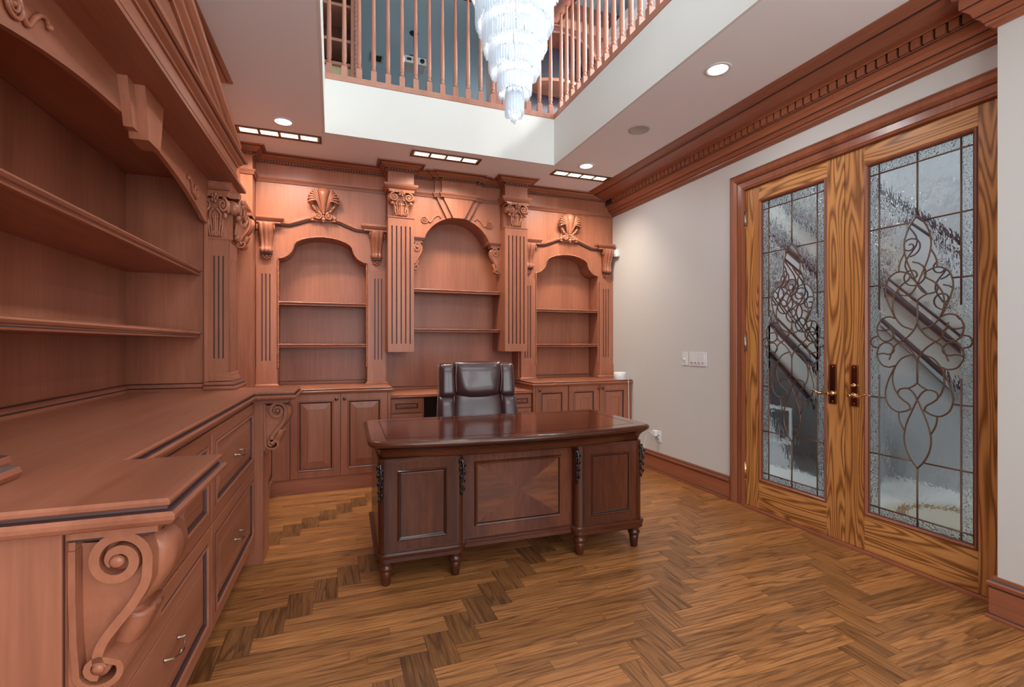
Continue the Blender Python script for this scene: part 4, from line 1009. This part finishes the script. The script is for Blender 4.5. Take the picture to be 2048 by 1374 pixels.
# ------------------------------------------------------------------ ceiling fittings
for lab, x, y in (('round recessed downlight over the left bookcases', -.352, 4.0), ('round recessed downlight nearest the glass doors', 2.205, 2.31), ('round recessed downlight in the far right of the ceiling', 2.24, 4.0)):
    t = thing('downlight', lab, 'ceiling light', (x, y, CZ), group='recessed downlights in the ceiling')
    MB().lathe([(.058, -.001), (.060, -.005), (.076, -.005), (.079, -.001)], (x, y, CZ), 32, caps=False).build('trim_ring', plastic, t)
    MB().lathe([(0, -.0025), (.058, -.003), (.059, -.001)], (x, y, CZ), 32, caps=False).build('lamp_disc', lamp_white, t)
    light('downlight_beam', 'AREA', (x, y, CZ-.012), 7, (.93, .96, 1), size=.11)
for lab, x0, x1 in (('bronze four-lamp recessed strip light left of the well corner', -.715, -.088), ('bronze four-lamp recessed strip light over the centre arch', .640, 1.268), ('bronze four-lamp recessed strip light nearest the right wall', 2.010, 2.630)):
    t = thing('strip_light', lab, 'ceiling light', ((x0+x1)/2, 4.25, CZ), group='strip lights over the far bookcases')
    y0_, y1_ = 4.182, 4.322
    fr = [(x0, y0_), (x1, y0_), (x1, y1_), (x0, y1_)]
    MB().mould(fr, [(0, CZ-.001), (0, CZ-.008), (-.016, CZ-.006), (-.020, CZ-.001)], PLAN, closed=True, caps=False).build('frame', bronze, t)
    MB().box(x0+.018, x1-.018, y0_+.018, y1_-.018, CZ-.0022, CZ-.0010).build('reflector', plain('reflector', (.75, .62, .45), .25, metal=.9) if 'reflector' not in bpy.data.materials else bpy.data.materials['reflector'], t)
    for k in range(4):
        xc = x0+.022+(x1-x0-.044)*(k+.5)/4
        l = MB().box(xc-.062, xc+.062, y0_+.040, y1_-.034, CZ-.0042, CZ-.0024).build('lamp', lamp_warm, t)
        if k: MB().box(xc-(x1-x0-.044)/8-.004, xc-(x1-x0-.044)/8+.004, y0_+.018, y1_-.018, CZ-.010, CZ-.0024).build('divider', bronze, t)
    light('strip_beam', 'AREA', ((x0+x1)/2, 4.25, CZ-.016), 12, (1, .87, .70), size=x1-x0-.08, size_y=.07, rot=(rad(14), 0, 0), spread=120)
t = MB().lathe([(0, -.004), (.066, -.004), (.072, -.006), (.080, -.005), (.083, -.001)], (2.247, 3.175, CZ), 36, caps=False).build('ceiling_speaker', plain('speaker_grille', (.50, .48, .46), .7, bump=.6, bscale=900), label='round pale speaker grille in the ceiling between two downlights', cat='speaker')

# ------------------------------------------------------------------ gallery railing and the storey above
def baluster_mesh():
    mb = MB(); s = .0225; z = 3.42-3.42
    mb.loops([[(-a, -a, h), (a, -a, h), (a, a, h), (-a, a, h)] for a, h in ((s, 0), (s, .085), (.012, .100))], 0, capA=True, capB=True)
    mb.lathe([(.012, .096), (.018, .104), (.020, .110), (.017, .116), (.012, .120), (.015, .130), (.019, .138), (.0195, .146), (.0165, .150), (.0185, .156), (.0185, .30), (.0165, .50), (.0135, .75), (.0115, .915)], (0, 0, 0), 14)
    return mb.mesh('baluster', [balm])
balm = wood('baluster_wood', (.34, .14, .09), (.44, .195, .13), (.52, .25, .17), 'Z', rough=.4)
rl = thing('gallery_railing', 'reddish wooden railing with turned balusters round the ceiling well', 'railing', (WX1+.04, WY1+.04, 3.37))
bm_ = baluster_mesh()
for k in range(18): place('baluster', bm_, rl, T(1.929-.1152*k, 4.13, 3.42))
k = 0
while 4.028-.1115*k > YN+.05: place('baluster', bm_, rl, T(1.990, 4.028-.1115*k, 3.42)); k += 1
MB().box(WX0-.10, WX1+.02, WY1-.004, WY1+.085, 3.371, 3.42).box(WX1-.004, WX1+.085, YN, WY1-.004, 3.371, 3.42).build('shoe_rail', balm, rl, bevel=.004)
hr = [(-.025, 4.335), (.012, 4.335), (.030, 4.345), (.034, 4.365), (.026, 4.385), (.0, 4.395), (-.03, 4.395)]
MB().mould([(WX0-.1, 4.13), (1.99, 4.13), (1.99, YN)], hr+[(-.06, 4.385), (-.066, 4.365), (-.06, 4.345)], PLAN).build('handrail', [balm], rl)
# upper left bookcase and its twisted column
t = thing('upper_bookcase', 'dark open wooden bookcase behind the balusters at upper left', 'bookcase', (-.4, 5.3, 3.361), group='bookcases of the upper storey')
darkw = wood('upper_wood', (.05, .016, .010), (.085, .026, .016), (.12, .04, .024), 'Z')
MB().box(XL+.05, .20, 5.55, 5.57, 3.361, UZ-.01).build('back_panel', darkw, t)
for a, b in ((XL+.05, XL+.07), (.18, .20)): MB().box(a, b, 5.2, 5.55, 3.361, UZ-.01).build('side_panel', darkw, t)
for z in (4.12, 4.36, 4.72, 5.05): MB().box(XL+.07, .18, 5.2, 5.55, z-.015, z+.015).build('shelf', balm, t)
MB().box(XL+.07, .18, 5.24, 5.26, 3.361, 4.105).build('lower_panel', plain('pale_panel', (.55, .47, .27), .6), t)
MB().box(.17, .262, 5.14, 5.2, 3.361, UZ-.01).build('stile', balm, t)
mb = MB(); L = []
for i in range(0, 161):
    z = 3.37+(UZ-.02-3.37)*i/160; a0 = i*.55
    L.append([(.222+(.017+.004*math.cos(3*(a-a0)))*math.cos(a), 5.138+(.017+.004*math.cos(3*(a-a0)))*math.sin(a), z) for a in [2*PI*k/16 for k in range(16)]])
mb.loops(L, 0, capA=True, capB=True, smooth=True).build('twisted_column', balm, t)
# upper right bookcase with arched dark openings
t = thing('upper_bookcase', 'paneled wooden bookcase with a dark arched opening behind the balusters at upper right', 'bookcase', (2.7, 5.3, 3.361), group='bookcases of the upper storey')
upw = wood('upper_panel_wood', (.17, .06, .045), (.24, .088, .064), (.31, .12, .09), 'Z', rough=.5)
acx = 2.60; ar = [(acx+.46*math.cos(a), 4.70+.30*math.sin(a)) for a in [PI-PI*i/24 for i in range(25)]]
MB().prism([(1.72, 3.361), (acx-.46, 3.361)]+ar+[(acx+.46, 3.361), (3.88, 3.361), (3.88, UZ-.005), (1.72, UZ-.005)], -.30, 0, FY(5.2), 0).build('arched_front', upw, t)
MB().box(1.74, 3.86, 5.505, 5.52, 3.361, UZ-.005).build('back_panel', plain('upper_dark', (.035, .03, .045), .4), t)
mb = MB(); mb.tube([(x, 5.195, z) for x, z in [(acx-.46, 3.4)]+ar+[(acx+.46, 3.4)]], .014, 8); mb.build('arch_trim', balm, t)
for z in (4.40,):
    pts = [(acx-.455+.91*i/16, 5.30-.16*math.sin(PI*i/16)) for i in range(17)]
    MB().prism(pts+[(acx+.455, 5.5), (acx-.455, 5.5)], z-.018, z+.018, PLAN, 0).build('bowed_shelf', balm, t)
MB().mould([(1.72, 5.2), (3.88, 5.2)], [(0, 5.06), (.02, 5.06), (.05, 5.11), (.06, 5.13), (.06, 5.15), (0, 5.15)], PLAN).build('cornice', [balm], t)
t = thing('projector', 'white projector hanging on a pole from the blue upper ceiling, behind the balusters', 'projector', (1.23, 6.45, 4.95))
pz = 4.93
def PX(px, py, y):
    S_, C_ = math.sin(YAW), math.cos(YAW); u = (px-1024)/960; v = (686-py)/960; k = y/(C_-S_*u); return ((S_+C_*u)*k, 1.26+v*k)
MB().lathe([(.05, UZ-.012), (.06, UZ-.001)], (1.01, 6.45, 0), 20).tube([(1.01, 6.45, UZ-.01), (1.01, 6.45, pz+.10)], .008, 8).build('ceiling_mount', darkpl, t)
mb = MB(); mb.box(.87, 1.16, 6.33, 6.57, pz, pz+.095); mb.build('body', plastic, t, bevel=.012)
MB().box(.90, .96, 6.326, 6.33, pz+.03, pz+.065).box(.98, 1.0, 6.326, 6.33, pz+.04, pz+.06).build('vents', darkpl, t)
mb = MB(); mb.box(.93, 1.10, 6.38, 6.50, pz+.095, pz+.112); mb.tube(cr([(1.10, 6.45, pz+.11), (1.16, 6.42, pz+.14), (1.175, 6.36, pz+.06)], 5), .006, 6); mb.tube(cr([(.90, 6.45, pz+.10), (.95, 6.42, pz+.15), (1.0, 6.44, pz+.16)], 5), .006, 6); mb.build('bracket', darkpl, t)
MB().lathe([(0, 0), (.028, 0), (.030, .012), (0, .013)], (1.10, 6.33, pz+.045), 16, axis='y').build('lens', darkpl, t)
t = thing('air_vent', 'small white square vent in the blue upper ceiling', 'vent', (.62, 7.2, UZ))
MB().mould([(.52, 7.10), (.68, 7.10), (.68, 7.30), (.52, 7.30)], [(.012, UZ-.001), (.012, UZ-.008), (-.02, UZ-.008), (-.022, UZ-.001)], PLAN, closed=True, caps=False).build('frame', greyp, t)
mb = MB(); mb.box(.54, .66, 7.12, 7.28, UZ-.003, UZ-.001)
for k in range(6): mb.box(.545, .655, 7.13+k*.025, 7.138+k*.025, UZ-.007, UZ-.003)
mb.build('louvers', darkpl, t)

# ------------------------------------------------------------------ glass doors
OR = {'drop': [(0, .7), (.033, .654), (.058, .593), (.065, .528), (.053, .459), (.028, .390), (0, .319)],
 'petal': [(.065, .500), (.083, .462), (.091, .430), (.093, .401)],
 'lobe': [(.033, .377), (.063, .393), (.093, .400), (.121, .391), (.150, .361), (.164, .305), (.155, .247), (.134, .189), (.110, .135)],
 'hook': [(.033, .377), (.043, .350), (.071, .329), (.093, .307), (.096, .285), (.083, .268), (.048, .262), (.021, .282), (0, .319)],
 'inner': [(.096, .301), (.115, .266), (.125, .211), (.113, .148), (.078, .094), (.025, .069)],
 'heart': [(.048, .262), (.021, .247), (0, .228)],
 'cross': [(0, .109), (.012, .075), (.043, .033), (.085, .0)],
 'cross2': [(.085, 0), (.111, .020), (.129, .061), (.144, .104)],
 'circ': [(.110, .135), (.144, .146), (.182, .134), (.206, .095), (.209, .066), (.198, .028), (.171, .005), (.139, .009), (.119, .032), (.121, .058), (.144, .072), (.176, .067), (.207, .073)],
 'bulge': [(.206, .034), (.233, .025), (.247, 0)]}
GZ = 1.272
sil = [(0, .7), (.033, .654), (.058, .593), (.065, .528), (.083, .462), (.091, .430), (.093, .401), (.121, .391), (.150, .361), (.164, .305), (.155, .247), (.134, .189), (.118, .141), (.144, .146), (.182, .134), (.195, .11), (.195, 0)]
def leaf(name, ya, yb, gy0, gy1, hand):
    d = bpy.data.objects.new(name, None); COL.objects.link(d); d.matrix_basis = Matrix.Translation((XR, (ya+yb)/2, .012)); WM[d.name] = d.matrix_basis.copy(); tag(d, kind='structure')
    yc = (gy0+gy1)/2; z0, z1 = .248, 2.326; x0 = XR+.004; x1 = XR+.048; fw = .022
    mb = MB(); mb.box(x0, x1, ya+.002, gy0-fw, .014, 2.454); mb.box(x0, x1, gy1+fw, yb-.002, .014, 2.454); mb.build('stile', oak['Z'], d, bevel=.002)
    mb = MB(); mb.box(x0, x1, gy0-fw, gy1+fw, .014, z0-fw); mb.box(x0, x1, gy0-fw, gy1+fw, z1+fw, 2.454); mb.build('rail', oak['Y'], d, bevel=.002)
    mb = MB(); mb.mould([(gy0, z0), (gy1, z0), (gy1, z1), (gy0, z1)], [(-.002, -.02), (-.002, -.006), (.002, -.004, 1), (.006, .002), (.012, .008), (.018, .006), (.021, .002, 1), (.024, 0), (.024, -.02)], FXn(x0), closed=True, caps=False); mb.build('glazing_bead', [trimw['Z'], glaze], d)
    gx = XR+.020; bw = .054; iy0, iy1, iz0, iz1 = gy0+bw, gy1-bw, .292, 2.268
    def pane(pts, tris, m, nm):
        # a real sheet of glass 4 mm thick: front face towards the room, back face towards the hall
        g = MB(recalc=False); n = len(pts)
        F = []
        for q in tris:
            ar_ = sum(pts[q[k]][0]*pts[q[(k+1) % len(q)]][1]-pts[q[(k+1) % len(q)]][0]*pts[q[k]][1] for k in range(len(q)))
            F.append(tuple(q) if ar_ < 0 else tuple(reversed(q)))
        g.add([(gx, a, b) for a, b in pts], F); g.add([(gx+.004, a, b) for a, b in pts], [tuple(reversed(q)) for q in F])
        return g.build(nm, m, d)
    bp_ = []; bt_ = []
    for a, b, c, e in ((gy0, gy1, z0, iz0), (gy0, gy1, iz1, z1), (gy0, iy0, iz0, iz1), (iy1, gy1, iz0, iz1)):
        k = len(bp_); bp_ += [(a, c), (b, c), (b, e), (a, e)]; bt_.append((k, k+1, k+2, k+3))
    pane(bp_, bt_, g_border, 'border_glass')
    full = [(yc+a, GZ+b) for a, b in sil]+[(yc+a, GZ-b) for a, b in reversed(sil[:-1])]+[(yc-a, GZ-b) for a, b in sil[1:]]+[(yc-a, GZ+b) for a, b in reversed(sil[1:-1])]
    outer = [(iy0, iz0), (iy1, iz0), (iy1, iz1), (iy0, iz1)]
    tri = geometry.tessellate_polygon([[Vector((a, b, 0)) for a, b in outer], [Vector((a, b, 0)) for a, b in full]])
    pane(outer+full, [tuple(q) for q in tri], g_rain, 'rain_glass')
    pane(full, [tuple(q) for q in geometry.tessellate_polygon([[Vector((a, b, 0)) for a, b in full]])], g_clear, 'clear_glass')
    mb = MB(); r = .0044; X_ = gx-.002
    def ln(pts): mb.tube([(X_, a, b) for a, b in pts], r, 6)
    for v in OR.values():
        c = cr(v, 5)
        for sa in (1, -1):
            for sb in (1, -1): ln([(yc+sa*p[0], GZ+sb*p[1]) for p in c])
    for sb in (1, -1): ln([(yc, GZ+sb*.228), (yc, GZ+sb*.109)]); ln([(yc, GZ+sb*.70), (yc, iz1+.056 if sb > 0 else iz0-.042)])
    for y in (iy0, iy1): ln([(y, z0), (y, iz0+.0)]); ln([(y, z0), (y, GZ-.19)]); ln([(y, z1), (y, GZ+.19)])
    for z in (iz0, iz1): ln([(gy0, z), (gy1, z)])
    for z, a in ((1.940, .035), (.608, .035), (1.606, .162), (.945, .162)):
        ln([(gy0, z), (yc-a, z)]); ln([(yc+a, z), (gy1, z)])
    mb.build('leaded_pattern', came, d)
    # lock plate and lever
    py = ya+.075 if hand > 0 else yb-.062
    mb = MB(); pl = [(py-.024, .874), (py+.024, .874), (py+.028, .884), (py+.028, 1.118), (py+.020, 1.132), (py-.020, 1.132), (py-.028, 1.118), (py-.028, .884)]
    mb.prism(pl, 0, .004, FXn(x0), 0); mb.prism([(py+(a-py)*.62, 1.003+(b-1.003)*.94) for a, b in pl], .004, .0055, FXn(x0), 1)
    for z in (.892, 1.114): mb.ball((x0-.006, py, z), .004, 8, 0, rx=.6)
    p = mb.build('lock_plate', [brass, brassdark], d)
    mb = MB(); sg = hand; lx = x0-.045
    mb.lathe([(.016, 0), (.018, -.004), (.016, -.010), (.009, -.014), (.009, -.045), (.012, -.052), (.008, -.056)], (x0-.005, py, .944), 14, axis='x')
    mb.tube(cr([(lx, py, .944), (lx-.002, py+sg*.020, .948), (lx-.004, py+sg*.045, .940), (lx-.004, py+sg*.070, .945), (lx-.002, py+sg*.095, .957), (lx, py+sg*.112, .955), (lx, py+sg*.118, .950)], 4), [.0095]*5+[.008]*6+[.006]*8+[.005]*6, 8)
    mb.build('lever_handle', brass, p)
    if hand < 0:
        mb = MB(); mb.lathe([(.013, 0), (.012, -.006), (.006, -.008)], (x0-.005, py, 1.006), 12, axis='x'); mb.ball((x0-.020, py, 1.004), .011, 10, rx=.8, ry=1.5, rz=.6); mb.build('thumb_turn', brass, p)
    hy = yb-.001 if hand > 0 else ya+.001
    for z in (.21, 1.20, 2.17):
        mb = MB(); mb.tube([(x0-.006, hy, z), (x0-.006, hy, z+.125)], .0065, 8); mb.ball((x0-.006, hy, z-.004), .006, 8); mb.ball((x0-.006, hy, z+.129), .006, 8); mb.box(x0-.003, x0, hy-.014, hy+.006, z+.004, z+.121)
        mb.build('hinge', brass if z < 1 else nickel, d)
    return d
leaf('door_1', 2.098, 2.873, 2.237, 2.725, 1)
leaf('door_2', 1.323, 2.098, 1.453, 1.957, -1)

# ------------------------------------------------------------------ small fittings of the right wall
def plate(mb, ya, yb, z0, z1, th=.006): mb.prism([(ya, z0), (yb, z0), (yb, z1), (ya, z1)], 0, th, FXn(XR), 0)
t = thing('dimmer_switch', 'single white dimmer switch on the cream wall, left of the wide switch plate', 'light switch', (XR, 3.556, 1.065))
mb = MB(); plate(mb, 3.520, 3.594, 1.065, 1.188); mb.build('wall_plate', plastic, t, bevel=.002)
mb = MB(); mb.prism([(3.543, 1.090), (3.571, 1.090), (3.571, 1.162), (3.543, 1.162)], .006, .008, FXn(XR)); mb.lathe([(.010, 0), (.010, -.010), (.008, -.014), (0, -.014)], (XR-.008, 3.557, 1.122), 14, axis='x', caps=False); mb.build('knob', plastic, t)
t = thing('switch_panel', 'wide white four-rocker switch panel on the cream wall beside the door', 'light switch', (XR, 3.39, 1.065))
mb = MB(); plate(mb, 3.284, 3.496, 1.065, 1.188); mb.build('wall_plate', plastic, t, bevel=.002)
for k in range(4):
    y = 3.306+k*.0455; mb = MB(); mb.prism([(y, 1.085), (y+.034, 1.085), (y+.034, 1.168), (y, 1.168)], .006, .009, FXn(XR)); mb.prism([(y+.004, 1.092), (y+.030, 1.092), (y+.030, 1.097), (y+.004, 1.097)], .009, .0095, FXn(XR), 1)
    mb.build('rocker', [plastic, darkpl], t)
t = thing('wall_outlet', 'white electrical outlet low on the cream wall above the baseboard', 'outlet', (XR, 3.925, .295))
mb = MB(); plate(mb, 3.892, 3.962, .295, .405); mb.build('wall_plate', plastic, t, bevel=.002)
mb = MB(); 
for z in (.372, .328): mb.lathe([(.016, 0), (.016, -.008), (0, -.008)], (XR, 3.927, z), 16, axis='x', caps=False)
for s in (-1, 1): mb.box(XR-.0095, XR-.008, 3.927+s*.005-.001, 3.927+s*.005+.001, .324, .334, 1)
mb.build('socket', [plastic, darkpl], t)
MB().box(XR-.048, XR-.0085, 3.935, 3.985, .352, .405).build('plug_adapter', plastic, bevel=.004, label='small white square power adapter plugged into the wall outlet', cat='plug')
cord = cr([(XR-.045, 3.985, .375), (XR-.05, 4.02, .385), (XR-.055, 4.07, .30), (XR-.055, 4.105, .14), (XR-.06, 4.13, .05), (XR-.075, 4.16, .028), (XR-.07, 4.22, .025), (XR-.068, 4.31, .030), (XR-.065, 4.338, .12), (XR-.067, 4.343, .45), (XR-.070, 4.346, .84), (XR-.076, 4.350, .892), (2.925, 4.372, .890), (2.905, 4.385, .888)], 6)
MB().tube(cord, .003, 8).build('power_cord', plastic, label='thin white cord looping from the outlet up over the cabinet edge', cat='cord')
t = thing('wireless_router', 'small round white device standing on the worktop by the cream wall', 'device', (2.915, 4.44, .881))
MB().lathe([(0, .003), (.060, .003), (.065, .010), (.065, .070), (.060, .078), (0, .080)], (2.900, 4.45, .880), 28, caps=False).build('body', plastic, t)
MB().lathe([(0, 0), (.070, 0), (.076, .003), (.066, .006), (0, .006)], (2.900, 4.45, .8805), 28, caps=False).build('base', plastic, t)
t = thing('motion_sensor', 'small white sensor on the cream wall beside the right bookcase ledge', 'sensor', (XR, 4.64, 2.24))
MB().box(XR-.045, XR-.001, 4.62, 4.68, 2.24, 2.32).build('body', plastic, t, bevel=.008)
MB().lathe([(.012, 0), (.010, -.006), (0, -.008)], (XR-.045, 4.65, 2.27), 12, axis='x', caps=False).build('lens', greyp, t)

# ------------------------------------------------------------------ hall beyond the glass doors
HX = 3.155
struct('floor_hall', MB().box(HX, 7.6, -1.0, 7.5, -.06, 0), marble)
hallm = plain('hall_paint', (.62, .64, .66), .8)
struct('wall_hall', MB().box(7.4, 7.5, -1.0, 7.5, 0, 5.0).box(HX, 7.4, 7.4, 7.5, 0, 5.0).box(HX, 7.4, -1.1, -1.0, 0, 5.0), hallm)
struct('ceiling_hall', MB().box(HX, 7.5, -1.1, 7.5, 5.0, 5.1), ceilm)
mb = MB()
for k in range(7): mb.mould([(-.6+k*1.1, .25), (.25+k*1.1, .25), (.25+k*1.1, 1.15), (-.6+k*1.1, 1.15)], [(0, 0), (.0, .02), (-.03, .02), (-.04, 0)], FXn(7.4), closed=True, caps=False)
mb.box(7.37, 7.4, -1, 7.4, 1.22, 1.30); mb.box(7.38, 7.4, -1, 7.4, 0, .15)
struct('trim_6', mb, plastic)
for xc, yc in ((3.8, 1.8), (3.8, 3.6), (3.8, 5.4)): light('hall_ceiling_light', 'AREA', (xc, yc, 4.95), 260, (.95, .98, 1), size=.9)  # added hall fill, no fixture; placed to brighten what shows through the glass
def flight(x, y_top, z_top, y_bot, z_bot, wd, lab):
    t = thing('staircase', lab, 'staircase', (x+.5, (y_top+y_bot)/2, 0), group='stair flights in the hall'); n = 36; sl = (z_top-z_bot)/(y_top-y_bot)
    P = lambda k: (y_bot+(y_top-y_bot)*k/n, z_bot+(z_top-z_bot)*k/n)
    a, b = P(0), P(n)
    MB().prism([(a[0], a[1]-.34), (b[0], b[1]-.34), (b[0], b[1]), (a[0], a[1])], 0, .06, FX(x), 0).build('stringer', whitep, t)
    MB().tube([(x-.02, a[0], a[1]), (x-.02, b[0], b[1])], .030, 8).tube([(x-.01, a[0], a[1]-.345), (x-.01, b[0], b[1]-.345)], .022, 8).tube([(x, a[0], a[1]+.10), (x, b[0], b[1]+.10)], .012, 6).build('stringer_trim', iron, t)
    mb = MB()
    for k in range(n): 
        p, q = P(k), P(k+1); mb.box(x+.06, x+wd, p[0], q[0], p[1]-.2, q[1]-.04)
    mb.build('treads', whitep, t)
    mb = MB(); mb.prism([(a[0], 0), (b[0], 0), (b[0], b[1]-.36), (a[0]+.45, .01), (a[0], .01)], .012, .05, FX(x), 0); mb.box(x+.04, x+wd, b[0]-.04, b[0], 0, b[1]-.2)
    mb.box(x+.05, x+wd, a[0]-.03, a[0], 0, max(.02, a[1]-.02))
    mb.build('spandrel', hallm, t)
    mb = MB()
    for yq in (.25, .62):
        ym = a[0]+(b[0]-a[0])*yq; zm = a[1]+(b[1]-a[1])*yq-.34-.30
        if zm > .5: mb.mould([(ym, .25), (ym+.7, .25), (ym+.7, zm), (ym, zm)], [(0, 0), (0, .012), (-.03, .012), (-.035, 0)], (lambda u, v, w: (x-w, u, v)), closed=True, caps=False)
    if mb.v: mb.build('spandrel_molding', plastic, t)
    MB().tube([(x, a[0], a[1]+.90), (x, b[0], b[1]+.90)], .030, 8).build('handrail', iron, t)
    MB().tube([(x, a[0], a[1]+.78), (x, b[0], b[1]+.78)], .012, 6).build('upper_rail', iron, t)
    mb = MB()
    for k in range(1, n, 2):
        y, z = P(k)
        s1 = spiral((y, z+.30), .13, .015, 90, 1.6, 26); s2 = spiral((y+.02, z+.58), .10, .012, -90, -1.6, 24)
        mb.tube([(x, *p) for p in s1], .007, 5); mb.tube([(x, *p) for p in s2], .007, 5)
        mb.tube([(x, *p) for p in cr([(y-.12, z+.12), (y+.06, z+.40), (y-.04, z+.62), (y+.10, z+.86)], 5)], .007, 5)
    mb.build('scrolled_ironwork', iron, t)
flight(5.0, 5.6, 4.3, 1.30, .05, 1.1, 'white staircase with dark scrolled iron railing, seen through the right glass door')
flight(4.3, 4.9, 2.55, 3.05, .83, .62, 'nearer white stair flight with iron railing, seen through the left glass door')
t = thing('hall_rug', 'pale hall rug with an oval border, seen through the bottom of the glass', 'rug', (5.2, 1.6, 0))
mb = MB(); el = [(4.12+.60*math.cos(2*PI*i/48), 1.5+1.0*math.sin(2*PI*i/48)) for i in range(48)]
mb.prism(el, .001, .008, PLAN, 0); mb.loops([[(u, v, .0085) for u, v in offset(el, -.08, True)], [(u, v, .0085) for u, v in offset(el, -.14, True)]], 1); mb.build('rug_pile', [plain('rug', (.45, .42, .34), .9), plain('rug_border', (.20, .13, .07), .9)], t)
# fill lights added without fixtures to brighten the storey above
light('upper_room_light', 'AREA', (.8, 7.2, UZ-.05), 20, (.9, .95, 1), size=.5)
light('upper_room_light', 'AREA', (.9, 1.2, UZ-.03), 30, (1, .98, .95), size=.6)
